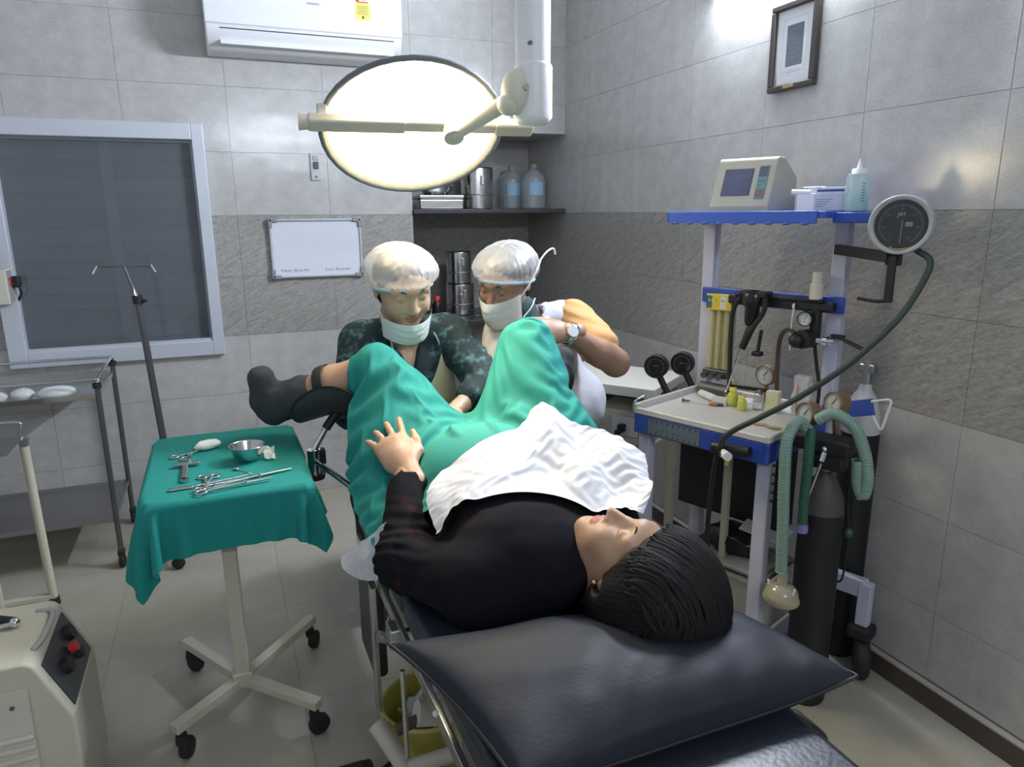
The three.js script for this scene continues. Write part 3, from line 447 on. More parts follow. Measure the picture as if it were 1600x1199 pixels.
{
  const o = thing('anaesthesia_machine', 'blue and lilac anaesthesia trolley with shelf, flowmeter and white tray by the right wall', 'machine', MACH.c, MACH.t);
  const W = 0.24, D = 0.215, P = 0.045;
  for (const s of [-1, 1]) {
    part(o, 'rear_post', bx(P, 1.485 - 0.13, P * 0.9, s * 0.228, 0.808, -0.195, 0.004), M.lilac);
    const fl = part(o, 'front_leg', bx(P * 0.95, 0.69, P * 0.85, s * 0.215, 0.475, 0.17, 0.004), M.lilac);
    if (s > 0) for (let k = 0; k < 5; k++) part(fl, 'bolt', cy(0.005, 0.005, 0.006, 0.24, 0.66 + k * 0.028, 0.17, 0, 0, Math.PI / 2), M.darkSteel);
  }
  part(o, 'base_frame', [bar([-0.23, 0.14, 0.17], [0.23, 0.14, 0.17], 0.04, 0.03), bar([-0.23, 0.14, -0.195], [0.23, 0.14, -0.195], 0.04, 0.03), bar([-0.228, 0.14, 0.19], [-0.228, 0.14, -0.21], 0.04, 0.03), bar([0.228, 0.14, 0.19], [0.228, 0.14, -0.21], 0.04, 0.03)], M.lilac);
  for (const [x, z] of [[-0.215, 0.17], [0.215, 0.17], [-0.228, -0.195]]) part(o, 'castor', [place(lathe([[0, -0.016], [0.05, -0.016], [0.057, -0.008], [0.057, 0.008], [0.05, 0.016], [0, 0.016]]), x, 0.057, z, 0, 0.6, Math.PI / 2), bx(0.045, 0.05, 0.05, x, 0.11, z, 0.008)], M.rubber);
  { // tall outrigger with the big visible castor
    const x = 0.42, z = -0.17;
    const r = part(o, 'outrigger', [bar([0.22, 0.295, -0.195], [x, 0.31, z], 0.035, 0.06), bx(0.04, 0.155, 0.035, x, 0.253, z, 0.004)], M.lilac);
    part(r, 'castor_fork', bx(0.075, 0.05, 0.075, x, 0.16, z, 0.016), M.rubber);
    part(r, 'castor_wheel', place(lathe([[0, -0.022], [0.055, -0.022], [0.068, -0.012], [0.068, 0.012], [0.055, 0.022], [0, 0.022]]), x + 0.012, 0.068, z + 0.01, 0, 0.45, Math.PI / 2), M.rubber);
  }
  // top shelf with plastic cover
  part(o, 'top_shelf', bx(0.53, 0.02, 0.24, -0.005, 1.49, -0.1, 0.003), M.blue);
  part(o, 'shelf_extension', bx(0.14, 0.03, 0.17, 0.32, 1.481, -0.13, 0.004), M.blue);
  part(o, 'shelf_cover', [bx(0.5, 0.036, 0.008, -0.015, 1.483, 0.022, 0.003), bx(0.008, 0.034, 0.24, -0.272, 1.484, -0.1, 0.003), ...[...Array(9)].map((_, k) => sp(0.009, -0.24 + k * 0.055, 1.465, 0.023, 1.6, 0.6, 0.5, 10))], M.bluePlastic);
  // tray
  const rim = [bx(2 * W, 0.012, 2 * D, 0, 0.852, 0, 0.004), bx(2 * W, 0.022, 0.016, 0, 0.863, -D + 0.008, 0.006), bx(0.014, 0.03, 2 * D, -W + 0.006, 0.866, 0, 0.006), bx(0.014, 0.016, 2 * D, W - 0.006, 0.862, 0, 0.006), bx(2 * W, 0.014, 0.014, 0, 0.86, D - 0.007, 0.005)];
  part(o, 'tray', rim, mat(C3(0.62, 0.61, 0.58), 0.4));
  part(o, 'tray_apron', [bx(2 * W, 0.065, 0.012, 0, 0.813, D - 0.008, 0.004), bx(0.012, 0.065, 2 * D, -W + 0.008, 0.813, 0, 0.004), bx(0.012, 0.065, 2 * D, W - 0.008, 0.813, 0, 0.004), bx(2 * W, 0.06, 0.012, 0, 0.813, -D + 0.008, 0.004)], M.blue);
  const plate = canvasTex(512, 140, (c, w, h) => { c.fillStyle = '#6a7684'; c.fillRect(0, 0, w, h); c.strokeStyle = '#3a4450'; c.lineWidth = 6; c.strokeRect(4, 4, w - 8, h - 8); c.fillStyle = '#2b333d'; for (let k = 0; k < 9; k++) { c.fillRect(30 + k * 54, 14, 14, 16); c.fillRect(30 + k * 54, 112, 14, 14); } c.strokeStyle = '#515d6b'; c.lineWidth = 3; for (let k = 0; k < 9; k++) { c.beginPath(); c.arc(52 + k * 52, 52, 16, 0, 6.3); c.stroke(); c.fillStyle = '#4d5967'; c.fillRect(36 + k * 50, 82, 32, 6); c.fillRect(36 + k * 50, 94, 24, 4); } });
  part(o, 'sticker', new THREE.PlaneGeometry(0.2, 0.058).translate(-0.085, 0.813, D - 0.0012), mat(0xffffff, 0.4, 0, { map: plate }));
  const rl = part(o, 'rear_rail', bx(0.5, 0.052, 0.012, 0.012, 1.213, -0.168, 0.004), M.blue);
  part(rl, 'manifold', [bx(0.36, 0.03, 0.028, 0.06, 1.208, -0.15, 0.006), cy(0.007, 0.007, 0.3, 0.06, 1.226, -0.135, 0, 0, Math.PI / 2)], M.black);
  part(o, 'side_rail', [bar([0.235, 0.87, -0.16], [0.4, 0.93, -0.1], 0.012, 0.05)], M.blue);
  part(o, 'triangle_handle', tube([[0.395, 0.945, -0.1], [0.44, 0.96, -0.098], [0.45, 0.953, -0.098], [0.433, 0.87, -0.1], [0.425, 0.868, -0.1], [0.395, 0.915, -0.1]], 0.004, 50, 8, 0.2), M.white);
  { // flowmeter bank
    const fm = part(o, 'flowmeter', bx(0.098, 0.235, 0.02, -0.16, 1.063, -0.178, 0.003), mat(C3(0.58, 0.55, 0.36), 0.4));
    for (let k = 0; k < 3; k++) part(fm, 'flow_tube', cy(0.008, 0.008, 0.22, -0.19 + k * 0.03, 1.065, -0.158, 0, 0, 0, 14), mat(C3(0.85, 0.82, 0.6), 0.1, 0, { transmission: 0.6, thickness: 0 }));
    const lt = canvasTex(256, 150, (c, w, h) => { const cs = ['#2f5c54', '#3d6e8c', '#d8bf32', '#d9c23a', '#d5d6d4', '#d9c23a']; const ws = [16, 42, 20, 66, 56, 56]; let x = 0; cs.forEach((k, i) => { c.fillStyle = k; c.fillRect(x, 0, ws[i], h); x += ws[i]; }); c.fillStyle = '#e2c93b'; c.fillRect(0, 0, w, 16); c.fillRect(0, h - 14, w, 14); c.font = 'bold 26px sans-serif'; c.fillStyle = '#d8e4e8'; c.fillText('N₂O', 20, 70); c.fillStyle = '#4b7f2c'; c.fillText('O₂', 92, 70); c.fillStyle = '#555'; c.fillText('Air', 150, 70); });
    part(fm, 'colour_label', bx(0.1, 0.056, 0.016, -0.158, 1.192, -0.152, 0.002), mat(0xffffff, 0.5, 0, { map: lt }));
    part(fm, 'flow_base', [bx(0.1, 0.03, 0.04, -0.16, 0.935, -0.165, 0.004), ...[0, 1, 2].map(k => cy(0.011, 0.012, 0.03, -0.19 + k * 0.03, 0.93, -0.135, Math.PI / 2))], M.darkSteel);
  }
  { // vaporiser unit with its tubes
    const v = part(o, 'vaporiser', [lathe([[0, 1.13], [0.02, 1.13], [0.024, 1.145], [0.024, 1.19], [0.034, 1.2], [0.036, 1.236], [0.02, 1.245], [0, 1.245]], -0.015, 0, -0.115), bx(0.1, 0.02, 0.05, -0.01, 1.235, -0.12, 0.006)], M.blackGloss);
    part(v, 'vaporiser_tube', [tube([[-0.05, 1.23, -0.11], [-0.085, 1.17, -0.115], [-0.09, 1.05, -0.12], [-0.085, 0.93, -0.12], [-0.08, 0.875, -0.11]], 0.008, 50, 8), tube([[0.03, 1.23, -0.11], [0.032, 1.18, -0.1], [0.0, 1.12, -0.09], [-0.03, 1.06, -0.085]], 0.009, 30, 8)], M.rubber);
    part(v, 'inhaler_arm', [rod([-0.01, 1.13, -0.11], [-0.03, 1.05, -0.09], 0.015, 0.011), rod([0.03, 1.12, -0.1], [0.022, 1.04, -0.1], 0.006), bx(0.03, 0.016, 0.03, 0.022, 1.04, -0.1, 0.004)], M.black);
    part(v, 'steel_spout', rod([-0.03, 1.06, -0.085], [-0.075, 0.9, -0.09], 0.0035), M.chrome);
  }
  { // pressure regulator with white bottle cap
    const r = part(o, 'regulator', [cy(0.03, 0.03, 0.05, 0.17, 1.105, -0.125, Math.PI / 2, 0, 0.2), cy(0.016, 0.018, 0.14, 0.185, 1.16, -0.15), sp(0.024, 0.15, 1.1, -0.1), bx(0.03, 0.03, 0.03, 0.19, 1.21, -0.15, 0.006)], M.black);
    part(r, 'white_cap', [cy(0.02, 0.02, 0.05, 0.182, 1.256, -0.14), cy(0.0155, 0.0155, 0.04, 0.182, 1.295, -0.14)], M.cream);
    part(r, 'chrome_stub', [rod([0.185, 1.105, -0.13], [0.245, 1.1, -0.15], 0.009, 0.011), cy(0.016, 0.016, 0.014, 0.225, 1.102, -0.142, 0, 0, Math.PI / 2)], M.chrome);
    dialGauge(r, 'regulator_gauge', 0.168, 1.17, -0.105, 0.024, 0.02, M.black, whiteDial, 0.1);
    part(r, 'brown_hose', tube([[0.14, 1.12, -0.11], [0.1, 1.125, -0.14], [0.072, 1.09, -0.15], [0.07, 1.0, -0.15], [0.075, 0.9, -0.15], [0.08, 0.868, -0.14]], 0.007, 50, 8), mat(C3(0.10, 0.06, 0.035), 0.6));
    part(r, 'black_hose', tube([[0.185, 1.1, -0.15], [0.2, 1.02, -0.15], [0.215, 0.95, -0.15], [0.215, 0.875, -0.15]], 0.006, 30, 8), M.rubber);
    part(r, 'cord', tube([[0.115, 1.2, -0.13], [0.12, 1.21, -0.128], [0.117, 1.12, -0.128], [0.118, 1.06, -0.13]], 0.003, 30, 6), M.gauze);
  }
  { const g = dialGauge(o, 'tray_gauge', 0.02, 0.955, -0.165, 0.036, 0.03, M.rustBrass, whiteDial, -0.1); part(g, 'stem', cy(0.008, 0.008, 0.09, 0.02, 0.9, -0.185), M.rustBrass); }
  // two black gauges at the left end
  for (const [x, z, y] of [[-0.325, -0.02, 0.955], [-0.30, -0.15, 0.95]]) { const g = dialGauge(o, 'side_gauge', x, y, z, 0.043, 0.036, M.black, darkDial, 0.35); part(g, 'stem', [rod([x, y - 0.03, z - 0.02], [x + 0.04, 0.85, z - 0.03], 0.012), bx(0.07, 0.03, 0.03, x + 0.05, 0.845, z - 0.03, 0.006)], M.black); }
  part(o, 'chrome_lever', tube([[-0.24, 0.81, 0.15], [-0.275, 0.83, 0.16], [-0.282, 0.865, 0.15], [-0.26, 0.885, 0.13]], 0.006, 30, 8), M.chrome);
  part(o, 'common_outlet', [rod([0.07, 0.805, D + 0.012], [0.19, 0.815, D + 0.012], 0.016), cy(0.012, 0.012, 0.06, 0.105, 0.805, D + 0.03, Math.PI / 2)], M.black);
  part(o, 'outlet_knob', [cy(0.0135, 0.0135, 0.04, 0.13, 0.8, D + 0.045, Math.PI / 2 - 0.1, 0, -0.9)], M.white); part(o, 'yellow_tag', bx(0.012, 0.024, 0.004, 0.128, 0.775, D + 0.03, 0.001), M.yellow);
  // big aneroid gauge on a bracket at the right post
  const bg = part(o, 'gauge_bracket', [bar([0.22, 1.385, -0.165], [0.42, 1.375, -0.03], 0.014, 0.03), bx(0.022, 0.13, 0.012, 0.43, 1.315, -0.035, 0.003), tube([[0.43, 1.255, -0.035], [0.4, 1.252, -0.03], [0.35, 1.256, -0.03]], 0.005, 20, 8)], M.black);
  part(o, 'side_hook', [rod([0.25, 1.115, -0.17], [0.36, 1.09, -0.12], 0.006), bx(0.04, 0.014, 0.02, 0.25, 1.115, -0.17, 0.003)], M.black);
  part(o, 'drawer_box', bx(0.4, 0.32, 0.1, -0.05, 0.6, -0.14, 0.004), M.black);
  part(o, 'inner_post', bx(0.022, 0.68, 0.022, 0.01, 0.48, 0.02, 0.003), M.creamPaint);
}
{
  const o = onMachine('pressure_gauge', 'large round dial gauge with a black face and grey rim above the tray', 'gauge', 0.445, 1.462, -0.02, 0.2);
  const f = canvasTex(512, 512, (c) => {
    c.fillStyle = '#23262a'; c.fillRect(0, 0, 512, 512); c.strokeStyle = '#6f757a'; c.lineWidth = 4; c.beginPath(); c.arc(256, 256, 205, 2.1, 7.3); c.stroke();
    for (let k = 0; k <= 60; k++) { const a = 2.1 + k * 0.0867, l = k % 5 ? 12 : 26; c.beginPath(); c.moveTo(256 + 205 * Math.cos(a), 256 + 205 * Math.sin(a)); c.lineTo(256 + (205 - l) * Math.cos(a), 256 + (205 - l) * Math.sin(a)); c.stroke(); }
    c.fillStyle = '#7f868b'; c.font = '24px sans-serif'; c.textAlign = 'center'; for (let k = 0; k <= 6; k++) { const a = 2.1 + k * 0.867; c.fillText(String(k * 50), 256 + 158 * Math.cos(a), 264 + 158 * Math.sin(a)); }
    c.fillStyle = '#b9bec2'; c.font = '54px sans-serif'; c.fillText('JAY', 256, 165); c.fillStyle = '#9aa1a6'; c.fillRect(300, 228, 66, 44); c.fillStyle = '#3a3f44'; for (let k = 0; k < 3; k++) c.fillRect(306, 236 + k * 12, 54, 5);
  });
  const r = 0.079;
  part(o, 'case', lathe([[0, -0.055], [r * 0.9, -0.055], [r, -0.045], [r, 0.005], [r * 0.94, 0.012], [r * 0.84, 0.004], [r * 0.82, -0.006]], 0, 0, 0, Math.PI / 2, 0, 0, 56), mat(C3(0.42, 0.43, 0.42), 0.45));
  part(o, 'dial', new THREE.CircleGeometry(r * 0.83, 48).translate(0, 0, -0.004), mat(0xffffff, 0.5, 0, { map: f }));
  part(o, 'pointer', bx(0.0013, 0.06, 0.001, 0.003, -0.018, -0.001, 0, 0, 0, -0.03), M.grey); part(o, 'glass', new THREE.CircleGeometry(r * 0.83, 48).translate(0, 0, 0.0035), M.glass);
  part(o, 'mount', bx(0.04, 0.05, 0.02, -0.01, -0.085, -0.03, 0.004), M.black);
  part(o, 'wire', tube([[-0.02, -0.058, 0.004], [-0.01, -0.064, 0.006], [0.01, -0.064, 0.006], [0.03, -0.06, 0.002]], 0.0025, 20, 6), M.brass);
  const h = thing('green_hose', 'thin dark green hose from the dial gauge down to the tray edge', 'hose', mw(0.5, 1.4, -0.03));
  partWorld(h, 'hose', tube([mw(0.485, 1.395, -0.045), mw(0.525, 1.37, -0.03), mw(0.525, 1.32, 0.0), mw(0.49, 1.22, 0.05), mw(0.41, 1.1, 0.13), mw(0.31, 1.0, 0.19), mw(0.22, 0.93, 0.235), mw(0.15, 0.88, 0.25), mw(0.115, 0.845, 0.25), mw(0.105, 0.815, 0.245)], 0.0085, 90, 10), mat(C3(0.03, 0.045, 0.038), 0.55));
  partWorld(h, 'lower_hose', tube([mw(0.1, 0.8, 0.25), mw(0.085, 0.74, 0.24), mw(0.06, 0.62, 0.21), mw(0.04, 0.5, 0.18), mw(0.03, 0.42, 0.15)], 0.008, 50, 10), M.rubber);
}
{
  const o = onMachine('patient_monitor', 'cream patient monitor with a sloping dark screen on the blue shelf', 'monitor', -0.045, 1.5005, -0.105, 0.06);
  const s = new THREE.Shape(); s.moveTo(-0.12, 0); s.lineTo(0.078, 0); s.lineTo(0.08, 0.012); s.lineTo(0.03, 0.148); s.quadraticCurveTo(0.026, 0.157, 0.016, 0.157); s.lineTo(-0.02, 0.157); s.lineTo(-0.12, 0.1); s.closePath();
  const W = 0.196; part(o, 'case', new THREE.ExtrudeGeometry(s, { depth: W - 0.008, bevelEnabled: true, bevelSize: 0.004, bevelThickness: 0.004, bevelSegments: 2 }).translate(0, 0.004, -(W - 0.008) / 2).rotateY(-Math.PI / 2), mat(C3(0.42, 0.41, 0.32), 0.5));
  const sl = -Math.atan2(0.05, 0.136), Q = (g, x, y) => place(g, x, 0.084 + y * Math.cos(sl), 0.0585 + 0.001 + y * Math.sin(sl) + 0.0, sl, 0, 0);
  const t = canvasTex(128, 110, (c) => { c.fillStyle = '#343a5c'; c.fillRect(0, 0, 128, 110); c.strokeStyle = '#3b4268'; for (let k = 0; k < 9; k++) { c.beginPath(); c.moveTo(0, 8 + k * 12); c.lineTo(128, 8 + k * 12); c.stroke(); } c.strokeStyle = '#4a5580'; c.beginPath(); c.moveTo(0, 36); for (let k = 0; k < 20; k++) c.lineTo(k * 7, 34 + (k % 5 === 2 ? -8 : 2)); c.stroke(); });
  part(o, 'screen', Q(bx(0.096, 0.088, 0.004, 0, 0, 0, 0.001), -0.02, 0.006), mat(0xffffff, 0.25, 0, { map: t }));
  const kp = canvasTex(64, 192, (c) => { c.fillStyle = '#7d8489'; c.fillRect(0, 0, 64, 192); c.fillStyle = '#4d5668'; c.fillRect(4, 6, 56, 60); c.fillStyle = '#5f8f93'; c.fillRect(4, 74, 56, 56); c.fillStyle = '#5c6a73'; c.fillRect(4, 136, 56, 50); c.fillStyle = '#465057'; c.fillRect(8, 12, 48, 8); c.fillStyle = '#41757d'; c.fillRect(10, 84, 20, 14); c.fillRect(34, 84, 20, 14); c.fillRect(10, 106, 20, 14); c.fillStyle = '#c8432c'; c.beginPath(); c.arc(20, 156, 12, 0, 7); c.fill(); });
  part(o, 'keypad', Q(bx(0.032, 0.108, 0.004, 0, 0, 0, 0.001), 0.062, 0.004), mat(0xffffff, 0.4, 0, { map: kp }));
  part(o, 'jack', cy(0.005, 0.005, 0.008, W / 2 - 0.012, 0.022, 0.074, Math.PI / 2), M.chrome); part(o, 'foot', [bx(0.02, 0.005, 0.02, 0.08, 0.002, -0.1, 0.002), bx(0.02, 0.006, 0.02, -0.08, 0.002, -0.1, 0.002)], M.black);
}
{
  const o = onMachine('medicine_carton', 'white and blue medicine carton on the blue shelf beside the squeeze bottle', 'carton', 0.195, 1.5005, -0.12, 0.12);
  const t = canvasTex(256, 160, (c, w, h) => { c.fillStyle = '#c9ced4'; c.fillRect(0, 0, w, h); c.fillStyle = '#3b4a8e'; c.fillRect(60, 14, 180, 16); c.fillStyle = '#aab3bd'; c.fillRect(0, 56, w, 4); c.fillStyle = '#8893a3'; for (let k = 0; k < 4; k++) c.fillRect(20, 80 + k * 16, 150 - k * 22, 6); });
  part(o, 'box', bx(0.11, 0.068, 0.06, 0.01, 0.034, 0, 0.002), mat(0xffffff, 0.6, 0, { map: t })); part(o, 'flap', bx(0.05, 0.003, 0.05, -0.035, 0.0695, 0.01, 0.001, 0.05), M.paper);
  const q = onMachine('small_packet', 'small white paper packet leaning on the medicine carton', 'packet', 0.165, 1.5005, -0.055, 0.1); part(q, 'packet', bx(0.05, 0.05, 0.02, 0, 0.025, 0, 0.003), M.paper); part(q, 'rolled_top', cy(0.008, 0.008, 0.055, -0.016, 0.054, 0.004, 0, 0, Math.PI / 2 - 0.05), M.white);
}
{
  const o = onMachine('squeeze_bottle', 'translucent squeeze bottle half full of turquoise gel at the end of the shelf', 'bottle', 0.292, 1.497, -0.1);
  part(o, 'body', lathe([[0, 0], [0.028, 0], [0.031, 0.004], [0.031, 0.095], [0.027, 0.104], [0.026, 0.106]]), mat(C3(0.74, 0.86, 0.86), 0.3, 0, { transmission: 0.6, thickness: 0 }));
  part(o, 'gel', lathe([[0, 0.002], [0.0295, 0.002], [0.0295, 0.05], [0, 0.052]]), mat(C3(0.10, 0.50, 0.52), 0.3));
  part(o, 'cap', lathe([[0.027, 0.104], [0.0275, 0.106], [0.02, 0.107], [0.02, 0.12], [0.008, 0.122], [0.0025, 0.148], [0, 0.148]]), M.white);
  part(o, 'mark', [...Array(8)].map((_, k) => bx(0.01, 0.0016, 0.001, 0.024 - (k === 7 ? 0.004 : 0), 0.03 + k * 0.008, 0.0205, 0, 0, 0.86, 0)), M.black);
}
// small things on the machine's tray (surface at TY)
const TY = 0.8585;
function vial(label, x, z, h, capM, bodyM, group) { const o = onMachine('vial', label, 'vial', x, TY, z, 0, group), r = h * 0.3; part(o, 'glass_body', lathe([[0, 0], [r, 0], [r, h * 0.62], [r * 0.55, h * 0.76], [r * 0.55, h * 0.82]]), bodyM); part(o, 'cap', lathe([[r * 0.66, h * 0.82], [r * 0.66, h], [0, h]]), capM); part(o, 'label', new THREE.CylinderGeometry(r + 0.0006, r + 0.0006, h * 0.36, 20, 1, true).translate(0, h * 0.3, 0), bodyM === M.clearPlastic ? M.paper : mat(C3(0.62, 0.62, 0.12), 0.6)); }
const yg = mat(C3(0.62, 0.62, 0.10), 0.3);
vial('yellow-capped vial nearer the left of the tray', -0.035, -0.06, 0.062, M.yellow, yg, 'vials on the tray'); vial('short yellow-green vial in front of the others', 0.018, -0.028, 0.05, M.yellow, yg, 'vials on the tray');
vial('clear vial with a silver cap behind the short yellow one', 0.05, -0.075, 0.056, M.steel, M.clearPlastic, 'vials on the tray'); vial('clear vial with a dark cap beside the cream box', 0.03, -0.12, 0.054, M.darkSteel, M.clearPlastic, 'vials on the tray');
{ const o = onMachine('cream_box', 'small upright cream carton on the tray', 'carton', 0.102, TY, -0.075, 0.1); part(o, 'box', bx(0.042, 0.07, 0.03, 0, 0.035, 0, 0.002), mat(C3(0.66, 0.62, 0.36), 0.6)); part(o, 'flap', bx(0.04, 0.002, 0.028, 0, 0.0712, 0, 0.0005), M.paper); }
{ const o = onMachine('ampoule_box', 'low open black tray in front of the yellow vials', 'tray', -0.07, TY, -0.028, 0.2); part(o, 'base', bx(0.05, 0.004, 0.028, 0, 0.002, 0, 0.001), M.black); part(o, 'wall', [bx(0.05, 0.028, 0.003, 0, 0.014, -0.014, 0.001), bx(0.003, 0.02, 0.028, 0.025, 0.01, 0, 0.001)], M.paper); }
{ const o = onMachine('syringe', 'syringe with an orange cap lying on the tray', 'syringe', -0.105, TY, 0.0, 0.25); part(o, 'barrel', rod([-0.05, 0.007, 0], [0.015, 0.007, 0], 0.0055), M.clearPlastic); part(o, 'orange_cap', rod([0.015, 0.007, 0], [0.045, 0.007, 0.002], 0.004, 0.003), mat(C3(0.6, 0.22, 0.03), 0.5)); part(o, 'plunger', [rod([-0.05, 0.007, 0], [-0.075, 0.007, 0], 0.003), cy(0.007, 0.007, 0.003, -0.076, 0.007, 0, 0, 0, Math.PI / 2)], M.brown); }
{ const o = onMachine('wrapped_tube', 'white wrapped tube lying at the left of the tray', 'tube', -0.14, TY, -0.075, -0.45); part(o, 'tube', new THREE.CapsuleGeometry(0.013, 0.075, 6, 14).rotateZ(Math.PI / 2).translate(0, 0.013, 0), M.white); part(o, 'tail', bx(0.03, 0.004, 0.02, 0.06, 0.004, 0, 0.001), M.clearPlastic); }
{ const o = onMachine('laryngoscope', 'dark metal laryngoscope roll lying along the back of the tray', 'instrument', -0.06, TY, -0.14, 0.05); part(o, 'roll', rod([-0.15, 0.022, -0.01], [-0.03, 0.022, 0], 0.022), mat(C3(0.16, 0.16, 0.16), 0.5, 0.5)); part(o, 'blade', bar([-0.03, 0.045, 0], [0.15, 0.058, 0.02], 0.012, 0.012), M.black); part(o, 'chrome_head', [cy(0.016, 0.016, 0.03, -0.02, 0.022, 0.012, 0, 0, Math.PI / 2), to(0.014, 0.003, -0.02, 0.055, 0.01, 0, 0.6, 0)], M.chrome); }
{ const o = onMachine('plastic_bag', 'crumpled clear plastic bag standing at the back right of the tray', 'bag', 0.185, TY, -0.1); const g = new THREE.BoxGeometry(0.055, 0.13, 0.03, 8, 14, 6), p = g.attributes.position; for (let i = 0; i < p.count; i++) { const x = p.getX(i), y = p.getY(i), z = p.getZ(i), k = 0.008; p.setXYZ(i, x * (1 - 0.25 * (y / 0.065 > 0 ? y / 0.065 : 0)) + k * N(x * 50, y * 50, z * 50), y + 0.0665 + k * 0.3 * N(x * 50 + 9, y * 30, z * 50), z + k * N(x * 50 + 3, y * 50, z * 50)); } g.computeVertexNormals(); part(o, 'film', g, mat(C3(0.72, 0.70, 0.72), 0.25, 0, { transmission: 0.3, thickness: 0 })); part(o, 'red_print', bx(0.004, 0.09, 0.001, -0.008, 0.06, 0.021, 0), mat(C3(0.5, 0.16, 0.16), 0.5)); }
{ const o = onMachine('rubber_tubing', 'short brown rubber tube lying near the tray corner', 'tube', 0.185, TY, 0.09); part(o, 'tube', tube([[-0.055, 0.005, 0.01], [-0.02, 0.005, 0.0], [0.0, 0.005, 0.012], [0.03, 0.005, 0.004], [0.05, 0.005, 0.012]], 0.0045, 30, 8), mat(C3(0.42, 0.33, 0.2), 0.6)); }
// gas cylinders
function cylinder(label, x, z, r, h, bodyM, shoulderM, headM) {
  const o = onMachine('gas_cylinder', label, 'cylinder', x, 0.0, z, 0, 'gas cylinders by the machine');
  part(o, 'body', lathe([[0, 0.002], [r * 0.95, 0], [r, 0.01], [r, h * 0.8]]), bodyM); part(o, 'shoulder', lathe([[r, h * 0.8], [r * 0.92, h * 0.86], [r * 0.6, h * 0.92], [r * 0.34, h * 0.94], [r * 0.3, h * 0.96]]), shoulderM);
  part(o, 'valve', [cy(r * 0.26, r * 0.3, h * 0.09, 0, h * 0.985, 0), bx(0.05, 0.028, 0.03, 0, h * 1.01, 0, 0.006)], headM); return o;
}
cylinder('tall black gas cylinder strapped at the near right of the machine', 0.345, 0.06, 0.062, 0.79, M.black, mat(C3(0.085, 0.07, 0.06), 0.6), M.dullSteel);
cylinder('black gas cylinder with a white shoulder behind the right post', 0.315, -0.265, 0.058, 1.0, M.black, mat(C3(0.55, 0.55, 0.52), 0.5), M.dullSteel);
{
  const o = onMachine('cylinder_yoke', 'black yoke with two brass pressure gauges above the near gas cylinder', 'regulator', 0.33, 0.8, 0.1);
  part(o, 'yoke_body', [bx(0.17, 0.05, 0.07, 0.01, 0.045, -0.02, 0.014), bx(0.12, 0.06, 0.05, 0.02, 0.0, -0.02, 0.012), rod([-0.07, 0.05, 0.0], [-0.11, 0.045, 0.03], 0.01)], M.black);
  part(o, 'chrome_screw', [rod([0.03, 0.03, 0.02], [0.028, 0.005, 0.03], 0.01), sp(0.009, 0.03, 0.04, 0.02), rod([0.028, 0.0, 0.03], [0.005, -0.1, 0.035], 0.004)], M.chrome);
  for (const [x, y, z] of [[-0.045, 0.125, 0.0], [0.012, 0.158, -0.05]]) { const g = dialGauge(o, 'yoke_gauge', x, y, z, 0.034, 0.04, M.rustBrass, whiteDial, -0.35, -0.1); part(g, 'stem', rod([x, y - 0.03, z - 0.025], [x + 0.01, 0.06, z - 0.02], 0.009), M.rustBrass); }
}
